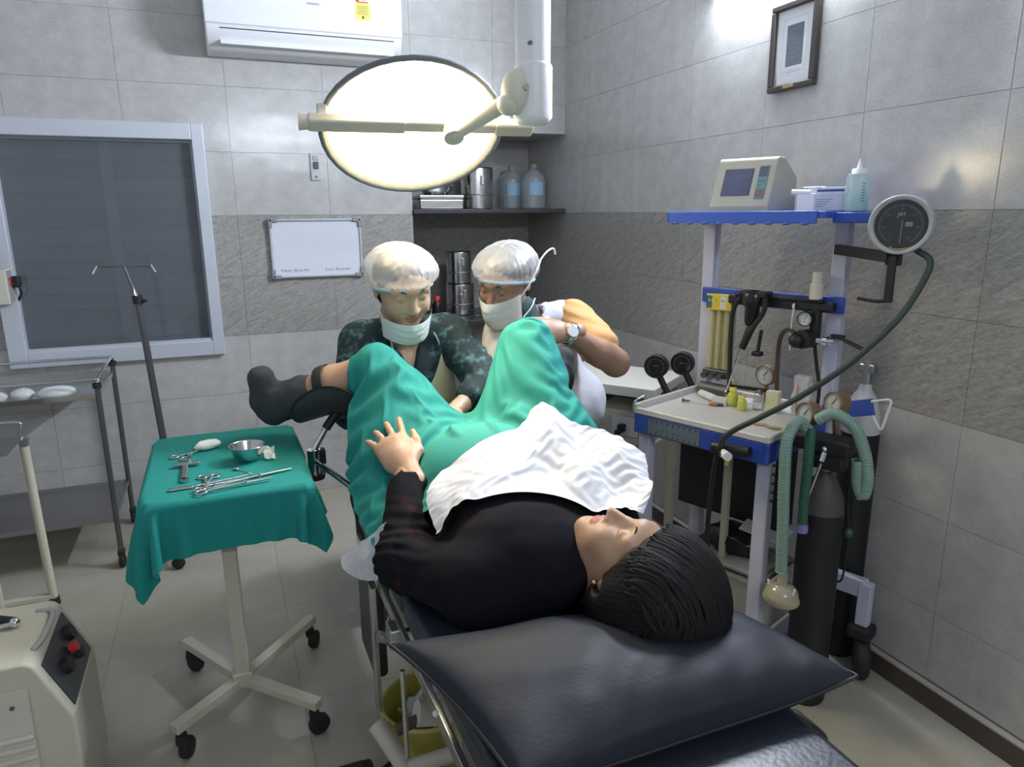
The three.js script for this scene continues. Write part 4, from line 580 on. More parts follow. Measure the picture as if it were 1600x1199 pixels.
// corrugated breathing hoses
function corrugated(points, r) { const c = new THREE.CatmullRomCurve3(points.map(p => V(...p))), L = c.getLength(), n = Math.round(L / 0.0035), g = new THREE.TubeGeometry(c, n, r, 12), p = g.attributes.position, q = new THREE.Vector3(), k = 13; for (let i = 0; i <= n; i++) { const C = c.getPointAt(i / n), s = 1 + 0.09 * Math.sin(i * 0.0035 / 0.009 * 6.283); for (let j = 0; j < k; j++) { q.fromBufferAttribute(p, i * k + j).sub(C).multiplyScalar(s).add(C); p.setXYZ(i * k + j, q.x, q.y, q.z); } } g.computeVertexNormals(); return g; }
const hoseM = mat(C3(0.30, 0.46, 0.38), 0.4, 0, { transmission: 0.25, thickness: 0 });
{
  const o = thing('breathing_hose', 'pale green corrugated breathing hose hanging down to the face mask', 'hose', mw(0.3, 0.9, 0.18));
  partWorld(o, 'hose', corrugated([mw(0.315, 0.885, 0.13), mw(0.298, 0.92, 0.165), mw(0.288, 0.88, 0.2), mw(0.292, 0.75, 0.21), mw(0.298, 0.6, 0.205), mw(0.302, 0.465, 0.2)], 0.0165), hoseM);
  const q = thing('breathing_hose', 'pale green corrugated hose arching over the cylinder towards the wall', 'hose', mw(0.4, 0.9, 0.1));
  partWorld(q, 'hose', corrugated([mw(0.33, 0.92, 0.12), mw(0.37, 0.945, 0.11), mw(0.42, 0.915, 0.09), mw(0.455, 0.84, 0.08), mw(0.47, 0.76, 0.08), mw(0.462, 0.715, 0.08), mw(0.448, 0.74, 0.08), mw(0.44, 0.82, 0.085)], 0.0165), hoseM);
  const s = thing('short_hose', 'darker green hose with a lilac end beside the near cylinder', 'hose', mw(0.33, 0.8, 0.16));
  partWorld(s, 'hose', corrugated([mw(0.325, 0.9, 0.14), mw(0.33, 0.8, 0.15), mw(0.328, 0.7, 0.15), mw(0.33, 0.61, 0.15)], 0.014), mat(C3(0.035, 0.14, 0.09), 0.4, 0, { transmission: 0.15, thickness: 0 })); partWorld(s, 'end_sleeve', rod(mw(0.33, 0.61, 0.15), mw(0.331, 0.585, 0.15), 0.016), mat(C3(0.25, 0.2, 0.5), 0.5));
  const m = onMachine('face_mask', 'yellowed translucent anaesthetic face mask hanging on the breathing hose', 'mask', 0.308, 0.38, 0.2);
  part(m, 'cushion', new THREE.SphereGeometry(0.05, 28, 18).scale(1.1, 0.55, 0.85).translate(0, 0.0, 0), mat(C3(0.62, 0.56, 0.36), 0.2, 0, { transmission: 0.35, thickness: 0 })); part(m, 'dome', lathe([[0.05, 0.01], [0.045, 0.03], [0.03, 0.045], [0.015, 0.05], [0.015, 0.085]]), mat(C3(0.7, 0.68, 0.55), 0.15, 0, { transmission: 0.6, thickness: 0 }));
  part(m, 'hook_stud', [rod([-0.035, 0.03, 0.01], [-0.038, 0.052, 0.012], 0.003), rod([0.04, 0.03, 0.01], [0.044, 0.05, 0.012], 0.003)], M.gauze);
  const c = thing('air_tube', 'thin dark tube with a bulb hanging on the right of the machine', 'tube', mw(0.41, 0.75, 0.0)); partWorld(c, 'tube', tube([mw(0.4, 0.84, 0.08), mw(0.412, 0.75, 0.06), mw(0.415, 0.65, 0.05), mw(0.42, 0.57, 0.04), mw(0.42, 0.46, 0.04), mw(0.412, 0.415, 0.04), mw(0.38, 0.405, 0.03)], 0.0032, 60, 8), M.black); partWorld(c, 'bulb', sp(0.013, ...mw(0.42, 0.575, 0.04), 1, 1.2, 1), mat(C3(0.03, 0.09, 0.06), 0.4));
}
{ // crate under the tray, full of papers and tubing
  const o = onMachine('plastic_crate', 'pale plastic crate of odds and ends on the base of the machine', 'crate', 0.03, 0.155, -0.03, 0.0); const w = 0.34, d = 0.26, h = 0.18;
  part(o, 'crate', [bx(w, 0.006, d, 0, 0.003, 0, 0.002), bx(w, h, 0.006, 0, h / 2, d / 2, 0.002, 0.05), bx(w, h, 0.006, 0, h / 2, -d / 2, 0.002, -0.05), bx(0.006, h, d, w / 2, h / 2, 0, 0.002, 0, 0, -0.05), bx(0.006, h, d, -w / 2, h / 2, 0, 0.002, 0, 0, 0.05)], mat(C3(0.5, 0.5, 0.44), 0.5)); part(o, 'crate_rim', [bx(w + 0.03, 0.012, 0.014, 0, h, d / 2 + 0.006, 0.004), bx(w + 0.03, 0.012, 0.014, 0, h, -d / 2 - 0.006, 0.004), bx(0.014, 0.012, d, w / 2 + 0.006, h, 0, 0.004), bx(0.014, 0.012, d, -w / 2 - 0.006, h, 0, 0.004)], mat(C3(0.5, 0.5, 0.44), 0.5));
  const pm = [M.paper, mat(C3(0.28, 0.27, 0.3), 0.6), mat(C3(0.16, 0.16, 0.17), 0.6), mat(C3(0.4, 0.42, 0.42), 0.5)];
  ['white folded sheet at the bottom of the crate', 'mauve grey folded sheet second from the bottom of the crate', 'dark grey folded sheet in the middle of the crate', 'grey folded sheet just under the black bag in the crate'].forEach((lab, k) => { const q = onMachine('folded_sheet', lab, 'sheet', 0.03 + 0.02 * (rnd() - 0.5), 0.163 + k * 0.047, -0.03 + 0.02 * (rnd() - 0.5), (rnd() - 0.5) * 0.12, 'sheets in the crate'); part(q, 'sheet', [bx(0.27, 0.02, 0.19, 0, 0.011, 0, 0.008), bx(0.25, 0.02, 0.2, 0.006, 0.033, 0, 0.008)], pm[k]); });
  const b = onMachine('black_bag', 'rumpled shiny black plastic bag on top of the crate', 'bag', 0.02, 0.352, -0.05); const g = new THREE.SphereGeometry(0.1, 36, 24).scale(1.15, 0.48, 0.8), p = g.attributes.position; for (let i = 0; i < p.count; i++) { const k = 1 + 0.3 * fbm(p.getX(i) * 20, p.getY(i) * 20, p.getZ(i) * 20); p.setXYZ(i, p.getX(i) * k, Math.max(0, p.getY(i) * k + 0.04), p.getZ(i) * k); } g.computeVertexNormals(); part(b, 'bag', g, M.blackGloss);
  const q = onMachine('white_box', 'white flat box tilted on top of the black bag under the tray', 'box', 0.11, 0.43, -0.08, 0.1); part(q, 'lid', bx(0.15, 0.008, 0.1, 0, 0.012, 0, 0.002, 0.15, 0, -0.12), M.white);
}
// ================================================================ side cabinet with pale top, right of the nurse
{
  const t = Math.atan2(0.21, 0.15) , o = thing('side_cabinet', 'low cabinet with a thick cream stone top behind the nurse', 'cabinet', [1.585, 0, -2.66], -0.95);
  // local x runs along the front edge, local z out of the front
  part(o, 'top', bx(0.5, 0.045, 0.38, 0, 0.785, 0, 0.006), M.marbleTop);
  for (const [a, b] of [[-1, -1], [-1, 1], [1, -1], [1, 1]]) part(o, 'leg', bx(0.035, 0.76, 0.035, a * 0.215, 0.38, b * 0.155, 0.003), M.creamPaint);
  part(o, 'lower_shelf', bx(0.43, 0.02, 0.31, 0, 0.53, 0, 0.003), M.creamPaint); part(o, 'back_panel', bx(0.43, 0.2, 0.012, 0, 0.65, -0.15, 0.002), M.black);
  const s = thing('voltage_stabiliser', 'cream voltage stabiliser box with sockets and plugs under the stone top', 'stabiliser', [1.585, 0.5405, -2.66], -0.95);
  part(s, 'case', bx(0.24, 0.145, 0.22, 0.08, 0.073, 0.03, 0.012), M.cream); part(s, 'base_trim', bx(0.25, 0.03, 0.23, 0.08, 0.016, 0.03, 0.004), M.marbleTop); part(s, 'socket_plate', bx(0.12, 0.085, 0.006, 0.11, 0.08, 0.143, 0.002), M.white); part(s, 'plug', [bx(0.03, 0.034, 0.034, 0.1, 0.075, 0.16, 0.006), bx(0.024, 0.02, 0.02, 0.085, 0.055, 0.165, 0.005)], M.black); part(s, 'cable', tube([[0.085, 0.05, 0.17], [0.1, 0.02, 0.18], [0.17, 0.01, 0.17], [0.19, 0.05, 0.15]], 0.005, 30, 8), M.grey);
}
// ================================================================ implicit surfaces for bodies and clothes
const smin = (a, b, k) => { const h = Math.max(k - Math.abs(a - b), 0) / k; return Math.min(a, b) - h * h * k * 0.25; };
const cap = (a, b, r1, r2 = r1) => { const [ax, ay, az] = a, dx = b[0] - ax, dy = b[1] - ay, dz = b[2] - az, L = dx * dx + dy * dy + dz * dz; return (x, y, z) => { const px = x - ax, py = y - ay, pz = z - az, h = clamp((px * dx + py * dy + pz * dz) / L, 0, 1); return Math.hypot(px - dx * h, py - dy * h, pz - dz * h) - (r1 + (r2 - r1) * h); }; };
const ell = (c, r) => (x, y, z) => { const a = (x - c[0]) / r[0], b = (y - c[1]) / r[1], d = (z - c[2]) / r[2], k0 = Math.hypot(a, b, d), k1 = Math.hypot(a / r[0], b / r[1], d / r[2]); return k1 < 1e-9 ? -Math.min(...r) : k0 * (k0 - 1) / k1; };
// capsule flattened along a direction (f = unit direction, s = how much thinner)
const flat = (a, b, r1, r2, f, s) => { const [ax, ay, az] = a, dx = b[0] - ax, dy = b[1] - ay, dz = b[2] - az, L = dx * dx + dy * dy + dz * dz; return (x, y, z) => { let px = x - ax, py = y - ay, pz = z - az; const h = clamp((px * dx + py * dy + pz * dz) / L, 0, 1); px -= dx * h; py -= dy * h; pz -= dz * h; const d = px * f[0] + py * f[1] + pz * f[2], k = d * (s - 1); return (Math.hypot(px + f[0] * k, py + f[1] * k, pz + f[2] * k) - (r1 + (r2 - r1) * h)) / Math.sqrt(s); }; };
const uni = (list, k = 0.03) => (x, y, z) => { let d = list[0](x, y, z); for (let i = 1; i < list.length; i++) d = smin(d, list[i](x, y, z), k); return d; };
// naive surface nets; colour(x, y, z) is optional
function surface(f, lo, hi, cell, colour) {
  const nx = Math.ceil((hi[0] - lo[0]) / cell) + 1, ny = Math.ceil((hi[1] - lo[1]) / cell) + 1, nz = Math.ceil((hi[2] - lo[2]) / cell) + 1;
  const F = new Float32Array(nx * ny * nz), id = (i, j, k) => (k * ny + j) * nx + i, B = 4, half = cell * B * 0.5;
  for (let k = 0; k < nz; k += B) for (let j = 0; j < ny; j += B) for (let i = 0; i < nx; i += B) {
    const d = f(lo[0] + i * cell + half, lo[1] + j * cell + half, lo[2] + k * cell + half), far = Math.abs(d) > half * 2.6 + 0.012;
    for (let c = k; c < Math.min(nz, k + B); c++) for (let b = j; b < Math.min(ny, j + B); b++) for (let a = i; a < Math.min(nx, i + B); a++) F[id(a, b, c)] = far ? d : f(lo[0] + a * cell, lo[1] + b * cell, lo[2] + c * cell);
  }
  const vid = new Int32Array(nx * ny * nz).fill(-1), pos = [], idx = [];
  const E = [[0, 1], [0, 2], [0, 4], [1, 3], [1, 5], [2, 3], [2, 6], [3, 7], [4, 5], [4, 6], [5, 7], [6, 7]];
  const v = new Float32Array(8);
  for (let k = 0; k < nz - 1; k++) for (let j = 0; j < ny - 1; j++) for (let i = 0; i < nx - 1; i++) {
    let m = 0; for (let q = 0; q < 8; q++) { v[q] = F[id(i + (q & 1), j + (q >> 1 & 1), k + (q >> 2))]; if (v[q] < 0) m |= 1 << q; }
    if (m === 0 || m === 255) continue;
    let x = 0, y = 0, z = 0, n = 0;
    for (const [a, b] of E) { if ((v[a] < 0) === (v[b] < 0)) continue; const t = v[a] / (v[a] - v[b]); x += (a & 1) + t * ((b & 1) - (a & 1)); y += (a >> 1 & 1) + t * ((b >> 1 & 1) - (a >> 1 & 1)); z += (a >> 2) + t * ((b >> 2) - (a >> 2)); n++; }
    vid[id(i, j, k)] = pos.length / 3; pos.push(lo[0] + (i + x / n) * cell, lo[1] + (j + y / n) * cell, lo[2] + (k + z / n) * cell);
  }
  const quad = (a, b, c, d, flip) => { if (a < 0 || b < 0 || c < 0 || d < 0) return; if (flip) idx.push(a, c, b, a, d, c); else idx.push(a, b, c, a, c, d); };
  for (let k = 1; k < nz - 1; k++) for (let j = 1; j < ny - 1; j++) for (let i = 1; i < nx - 1; i++) {
    const s = F[id(i, j, k)] < 0;
    if (s !== F[id(i + 1, j, k)] < 0) quad(vid[id(i, j - 1, k - 1)], vid[id(i, j, k - 1)], vid[id(i, j, k)], vid[id(i, j - 1, k)], !s);
    if (s !== F[id(i, j + 1, k)] < 0) quad(vid[id(i - 1, j, k - 1)], vid[id(i - 1, j, k)], vid[id(i, j, k)], vid[id(i, j, k - 1)], !s);
    if (s !== F[id(i, j, k + 1)] < 0) quad(vid[id(i - 1, j - 1, k)], vid[id(i, j - 1, k)], vid[id(i, j, k)], vid[id(i - 1, j, k)], !s);
  }
  const g = new THREE.BufferGeometry(); g.setAttribute('position', new THREE.Float32BufferAttribute(pos, 3)); g.setIndex(idx); g.computeVertexNormals();
  const uv = new Float32Array(pos.length / 3 * 2); for (let i = 0; i < uv.length / 2; i++) { uv[2 * i] = (pos[3 * i] + pos[3 * i + 2]) * 4; uv[2 * i + 1] = (pos[3 * i + 1] + pos[3 * i + 2] * 0.5) * 4; } g.setAttribute('uv', new THREE.BufferAttribute(uv, 2));
  if (colour) { const c = new Float32Array(pos.length); for (let i = 0; i < pos.length; i += 3) c.set(colour(pos[i], pos[i + 1], pos[i + 2]), i); g.setAttribute('color', new THREE.BufferAttribute(c, 3)); }
  return g;
}
const nrm = a => { const l = Math.hypot(...a); return a.map(v => v / l); };
const frame = (y, z, p) => { const Z = V(...z).normalize(), Y = V(...y).addScaledVector(Z, -V(...y).dot(Z)).normalize(), X = Y.clone().cross(Z); return new THREE.Matrix4().makeBasis(X, Y, Z).setPosition(V(...p)); };
// ---- head: y up, z out of the face, origin between the ears
function headSurface(tone, o = {}) {
  const L = [ell([0, 0.035, -0.015], [0.073, 0.085, 0.094]), ell([0, -0.02, 0.022], [0.0605, 0.085, 0.07]), ell([0, -0.078, 0.036], [0.043, 0.038, 0.046])];
  const base = uni(L, 0.04), S = (x, y, z, r) => (a, b, c) => Math.hypot(a - x, b - y, c - z) - r;
  const soft = [S(0.036, -0.032, 0.062, 0.024), S(-0.036, -0.032, 0.062, 0.024), S(0, -0.1, 0.07, 0.017), cap([0.012, 0.032, 0.084], [0.045, 0.03, 0.068], 0.009), cap([-0.012, 0.032, 0.084], [-0.045, 0.03, 0.068], 0.009)];
  const nose = uni([cap([0, 0.018, 0.086], [0, -0.03, 0.107], 0.008, 0.0115), S(0.0115, -0.034, 0.097, 0.0085), S(-0.0115, -0.034, 0.097, 0.0085)], 0.008);
  const lips = uni([ell([0, -0.0595, 0.0885], [0.022, 0.0062, 0.009]), ell([0, -0.0695, 0.0875], [0.0185, 0.0072, 0.009])], 0.002);
  const lids = [S(0.031, 0.009, 0.0735, 0.0145), S(-0.031, 0.009, 0.0735, 0.0145)], sock = [S(0.031, 0.012, 0.1, 0.017), S(-0.031, 0.012, 0.1, 0.017)];
  const nos = [S(0.006, -0.043, 0.1, 0.0042), S(-0.006, -0.043, 0.1, 0.0042)];
  const ear = s => { const a = ell([s * 0.079, 0, -0.012], [0.007, 0.031, 0.019]), b = ell([s * 0.088, 0.002, -0.008], [0.006, 0.02, 0.011]); return (x, y, z) => Math.max(a(x, y, z), -b(x, y, z)); };
  const ears = [ear(1), ear(-1)], neck = cap([0, -0.05, -0.03], [0, o.neck ?? -0.17, -0.05], 0.05, 0.052);
  const f = (x, y, z) => {
    let d = base(x, y, z); for (const s of soft) d = smin(d, s(x, y, z), 0.028);
    for (const s of sock) d = -smin(-d, s(x, y, z), 0.014);
    for (const s of lids) d = smin(d, s(x, y, z), 0.005);
    d = smin(d, nose(x, y, z), 0.011); for (const s of nos) d = -smin(-d, s(x, y, z), 0.003);
    d = smin(d, lips(x, y, z), 0.005); for (const s of ears) d = smin(d, s(x, y, z), 0.008);
    return smin(d, neck(x, y, z), 0.03);
  };
  const lipC = [tone[0] * 0.82, tone[1] * 0.45, tone[2] * 0.45];
  const g = surface(f, [-0.1, (o.neck ?? -0.17) - 0.06, -0.125], [0.1, 0.135, 0.135], 0.0031, (x, y, z) => { const k = clamp(1 - lips(x, y, z) / 0.0035, 0, 1) * (z > 0.078 ? 1 : 0), m = 1 + 0.10 * fbm(x * 60, y * 60, z * 60); return [0, 1, 2].map(i => (tone[i] * (1 - k) + lipC[i] * k) * m); });
  return { g, f };
}
const lashes = [1, -1].map(s => tube([[s * 0.019, 0.0025, 0.0808], [s * 0.026, -0.0005, 0.0846], [s * 0.033, -0.001, 0.085], [s * 0.0415, 0.0025, 0.0815]], 0.001, 16, 6));
const brows = [1, -1].map(s => { const g = tube([[s * 0.014, 0.03, 0.0935], [s * 0.024, 0.0355, 0.0915], [s * 0.036, 0.0365, 0.0845], [s * 0.048, 0.0315, 0.074]], 0.0023, 16, 6); return g; });
// ---- hand: wrist at the origin, fingers along +y, back of the hand +z, thumb towards +x (or -x)
function handSurface(tone, side, curl, spread = 0.1, thumbOut = 0.75) {
  const L = [flat([-0.016 * side, 0.03, 0], [-0.016 * side, 0.078, 0.002], 0.026, 0.027, [0, 0, 1], 1.75), flat([0.013 * side, 0.03, 0], [0.013 * side, 0.08, 0.002], 0.025, 0.025, [0, 0, 1], 1.7), flat([0, -0.05, 0], [0, 0.035, 0], 0.027, 0.03, [0, 0, 1], 1.35)];
  const fingers = [[0.032, 0.086, [0.04, 0.025, 0.02], 1.2], [0.011, 0.091, [0.044, 0.028, 0.021], 0.35], [-0.011, 0.088, [0.041, 0.026, 0.02], -0.45], [-0.031, 0.08, [0.033, 0.02, 0.018], -1.3]];
  const fs = fingers.map(([bx0, by, len, sp], n) => { let p = [bx0 * side, by - 0.022, 0.002], a = 0; const yaw = sp * spread * side; const segs = []; const c = Array.isArray(curl) ? curl[n] : curl; let q = [bx0 * side, by, 0.001]; segs.push(cap(p, q, 0.0105, 0.0098)); for (let k = 0; k < 3; k++) { a += c * [0.7, 1, 0.7][k]; const d = [Math.sin(yaw) * Math.cos(a), Math.cos(yaw) * Math.cos(a), -Math.sin(a)], e = q.map((v, i) => v + d[i] * len[k]); segs.push(cap(q, e, [0.0094, 0.0084, 0.0076][k], [0.0084, 0.0076, 0.0066][k])); q = e; } return uni(segs, 0.004); });
  const t0 = [0.022 * side, 0.018, -0.006], t1 = [(0.022 + 0.03 * Math.sin(thumbOut)) * side, 0.018 + 0.034 * Math.cos(thumbOut), -0.012], t2 = [t1[0] + 0.016 * side * Math.sin(thumbOut * 0.6), t1[1] + 0.034, -0.011], t3 = [t2[0] + 0.003 * side, t2[1] + 0.03, -0.011];
  const thumb = uni([cap(t0, t1, 0.015, 0.012), cap(t1, t2, 0.0108, 0.0098), cap(t2, t3, 0.0096, 0.0075)], 0.006);
  const palm = uni(L, 0.02), f = (x, y, z) => { let d = palm(x, y, z), m = 9; for (const g of fs) m = Math.min(m, g(x, y, z)); d = smin(d, m, 0.008); return smin(d, thumb(x, y, z), 0.012); };
  return surface(f, [-0.1, -0.085, -0.11], [0.1, 0.205, 0.05], 0.0031, (x, y, z) => { const m = 1 + 0.09 * fbm(x * 70, y * 70, z * 70); return tone.map(v => v * m); });
}
const vc = (rough, o = {}) => mat(0xffffff, rough, 0, { vertexColors: true, ...o });
const skinM = vc(0.5, { sheen: 0.15 });
// bouffant cap over a head (head coordinates)
function bouffant(puff, front, back) {
  const nu = 120, nv = 30, pos = [], idx = [];
  for (let j = 0; j <= nv; j++) for (let i = 0; i <= nu; i++) {
    const a = i / nu * Math.PI * 2, v = j / nv, s = Math.sin(a), c = Math.cos(a);
    const by = front * (0.5 + 0.5 * c) + back * (0.5 - 0.5 * c);
    const p0 = -Math.acos(1 / (1 + puff)), ph = p0 + (Math.PI / 2 - p0) * v, ring = (1 + puff) * Math.cos(ph);
    const top = 0.135, ry = (top - by) / (1 - Math.sin(p0)), y = by + ry * (Math.sin(ph) - Math.sin(p0));
    const pleat = 0.0016 * Math.sin(a * 74 + 2 * N(a * 3, v * 4, 6)) * (1 - v) + (0.004 * Math.sin(a * 31 + 3 * N(a * 2, v * 3, 1)) + 0.003 * Math.sin(a * 53 + 1)) * Math.exp(-v * 2.6) * (v < 0.04 ? 0.6 : 1) + 0.007 * fbm(s * 3, c * 3, v * 5);
    const rx = 0.081 * ring + pleat * (1 - v * v), rz = 0.1 * ring + pleat * (1 - v * v);
    pos.push(s * rx, y + 0.004 * fbm(s * 5 + 4, c * 5, v * 6), c * rz - 0.014 - 0.02 * Math.sin(v * Math.PI / 2) * (1 - v * 0.4));
  }
  for (let j = 0; j < nv; j++) for (let i = 0; i < nu; i++) { const a = j * (nu + 1) + i; idx.push(a, a + 1, a + nu + 2, a, a + nu + 2, a + nu + 1); }
  const g = new THREE.BufferGeometry(); g.setAttribute('position', new THREE.Float32BufferAttribute(pos, 3)); g.setIndex(idx); g.computeVertexNormals();
  const ring = []; for (let i = 0; i < 48; i++) { const a = i / 48 * Math.PI * 2; ring.push([Math.sin(a) * 0.0835, front * (0.5 + 0.5 * Math.cos(a)) + back * (0.5 - 0.5 * Math.cos(a)) - 0.002, Math.cos(a) * 0.1025 - 0.014]); }
  const band = new THREE.TubeGeometry(new THREE.CatmullRomCurve3(ring.map(p => V(...p)), true), 140, 0.0062, 8, true), p = band.attributes.position; for (let i = 0; i < p.count; i++) { const w = 1 + 0.02 * Math.sin(i * 1.7); p.setXYZ(i, p.getX(i) * w, p.getY(i), (p.getZ(i) + 0.014) * w - 0.014); } band.computeVertexNormals();
  return { g, band };
}
// surgical face mask (head coordinates): top and bottom edge heights, how far it stands off
function faceMask(y0, y1, off, half, bulge) {
  const nu = 44, nv = 26, pos = [], idx = [];
  for (let j = 0; j <= nv; j++) for (let i = 0; i <= nu; i++) {
    const u = i / nu * 2 - 1, v = j / nv, a = u * half, pl = ((v * 3.4) % 1);
    const narrow = 1 - 0.10 * v, z = 0.012 + (0.085 + off + bulge * Math.exp(-u * u * 5) * Math.sin(Math.PI * clamp(0.2 + v * 0.75, 0, 1)) + 0.0028 * (pl - 0.5) + 0.002 * N(u * 6, v * 6, 3)) * Math.cos(a * 0.98);
    pos.push((0.070 + off) * Math.sin(a) * narrow, y0 + (y1 - y0) * v + 0.012 * u * u * (0.5 - v) - 0.004 * Math.cos(u * 3) * v, z);
  }
  for (let j = 0; j < nv; j++) for (let i = 0; i < nu; i++) { const a = j * (nu + 1) + i; idx.push(a, a + 1, a + nu + 2, a, a + nu + 2, a + nu + 1); }
  const g = new THREE.BufferGeometry(); g.setAttribute('position', new THREE.Float32BufferAttribute(pos, 3)); g.setIndex(idx); g.computeVertexNormals();
  return g;
}
const capM = mat(C3(0.88, 0.9, 0.92), 0.42, 0, { transmission: 0.78, thickness: 0 }), bandM = mat(C3(0.45, 0.62, 0.72), 0.8), maskM = mat(C3(0.74, 0.80, 0.76), 0.85);
const hairM = mat(C3(0.011, 0.0095, 0.0095), 0.65, 0, { specularIntensity: 0.45 });
function hairDome(g0 = [0, 0.038, -0.022], r = [0.081, 0.09, 0.1], hl = [0.03, 0.5], neck = -0.1) { const e = ell(g0, r), f = (x, y, z) => Math.max(smin(e(x, y, z), ell([0, -0.05, -0.055], [0.062, 0.06, 0.045])(x, y, z), 0.03) + 0.0025 * N(x * 90, y * 30, z * 30), z - (hl[0] + hl[1] * y) + 0.004 * N(x * 60, y * 60, 2)); return surface(f, [-0.11, -0.14, -0.15], [0.11, 0.15, 0.12], 0.0045); }
// ---------------------------------------------------------------- cloth: a control net, refined and relaxed over what lies beneath
function refine(net, nu, nv) {
  const R = net.length, K = net[0].length, out = new Float32Array(nu * nv * 3);
  const cr = (a, b, c, d, t) => 0.5 * (2 * b + (c - a) * t + (2 * a - 5 * b + 4 * c - d) * t * t + (3 * b - a - 3 * c + d) * t * t * t);
  const g = (r, k) => net[clamp(r, 0, R - 1)][clamp(k, 0, K - 1)];
  for (let j = 0; j < nv; j++) for (let i = 0; i < nu; i++) {
    const u = i / (nu - 1) * (K - 1), v = j / (nv - 1) * (R - 1), ku = Math.min(K - 2, Math.floor(u)), kv = Math.min(R - 2, Math.floor(v)), fu = u - ku, fv = v - kv;
    for (let c = 0; c < 3; c++) { const row = []; for (let q = -1; q <= 2; q++) row.push(cr(g(kv + q, ku - 1)[c], g(kv + q, ku)[c], g(kv + q, ku + 1)[c], g(kv + q, ku + 2)[c], fu)); out[(j * nu + i) * 3 + c] = cr(...row, fv); }
  }
  return out;
}
function drape(P, nu, nv, o) {
  const n = nu * nv, p0 = P.slice(), p = P.slice(), q = P.slice(), cons = [], dist = (a, b) => Math.hypot(p0[3 * a] - p0[3 * b], p0[3 * a + 1] - p0[3 * b + 1], p0[3 * a + 2] - p0[3 * b + 2]);
  const add = (a, b, s, w) => cons.push(a, b, dist(a, b) * s, w);
  for (let j = 0; j < nv; j++) for (let i = 0; i < nu; i++) { const a = j * nu + i; if (i + 1 < nu) add(a, a + 1, o.su ?? 1, 1); if (j + 1 < nv) add(a, a + nu, o.sv ?? 1, 1); if (i + 1 < nu && j + 1 < nv) { const m = ((o.su ?? 1) + (o.sv ?? 1)) / 2; add(a, a + nu + 1, m, 0.5); add(a + 1, a + nu, m, 0.5); } if (i + 2 < nu) add(a, a + 2, o.su ?? 1, o.bend ?? 0.12); if (j + 2 < nv) add(a, a + 2 * nu, o.sv ?? 1, o.bend ?? 0.12); }
  for (let a = 0; a < n; a++) { const x = p0[3 * a], y = p0[3 * a + 1], z = p0[3 * a + 2]; for (let c = 0; c < 3; c++) { const jf = o.jf ?? 6; p[3 * a + c] += o.jit * N(x * jf + c * 7, y * jf, z * jf + (o.seed ?? 0)); q[3 * a + c] = p[3 * a + c]; } }
  const th = o.th ?? 0.004, e = 0.003, f = o.sdf, m = cons.length / 4;
  for (let s = 0; s < o.steps; s++) {
    for (let a = 0; a < n; a++) for (let c = 0; c < 3; c++) { const k = 3 * a + c, v = (p[k] - q[k]) * 0.96; q[k] = p[k]; p[k] += v + (c === 1 ? -o.g : 0) + (p0[k] - p[k]) * o.att; }
    for (let it = 0; it < (o.it ?? 6); it++) for (let k = 0; k < m; k++) { const a = cons[4 * k] * 3, b = cons[4 * k + 1] * 3, L = cons[4 * k + 2], w = cons[4 * k + 3]; const dx = p[b] - p[a], dy = p[b + 1] - p[a + 1], dz = p[b + 2] - p[a + 2], d = Math.sqrt(dx * dx + dy * dy + dz * dz) + 1e-9, h = (d - L) / d * 0.5 * w; p[a] += dx * h; p[a + 1] += dy * h; p[a + 2] += dz * h; p[b] -= dx * h; p[b + 1] -= dy * h; p[b + 2] -= dz * h; }
    if (f) for (let a = 0; a < n; a++) { const k = 3 * a, d = f(p[k], p[k + 1], p[k + 2]); if (d < th) { let gx = f(p[k] + e, p[k + 1], p[k + 2]) - d, gy = f(p[k], p[k + 1] + e, p[k + 2]) - d, gz = f(p[k], p[k + 1], p[k + 2] + e) - d; const l = Math.hypot(gx, gy, gz) + 1e-9, h = (th - d) / l; p[k] += gx * h; p[k + 1] += gy * h; p[k + 2] += gz * h; for (let c = 0; c < 3; c++) q[k + c] += (p[k + c] - q[k + c]) * 0.75; } }
  }
  return sheetGeo(p, nu, nv);
}
function sheetGeo(p, nu, nv) {
  const idx = [], uv = []; for (let j = 0; j < nv; j++) for (let i = 0; i < nu; i++) { uv.push(i / nu * 6, j / nv * 6); if (i + 1 < nu && j + 1 < nv) { const a = j * nu + i; idx.push(a, a + nu, a + 1, a + 1, a + nu, a + nu + 1); } }
  const g = new THREE.BufferGeometry(); g.setAttribute('position', new THREE.Float32BufferAttribute(p, 3)); g.setAttribute('uv', new THREE.Float32BufferAttribute(uv, 2)); g.setIndex(idx); g.computeVertexNormals(); return g;
}
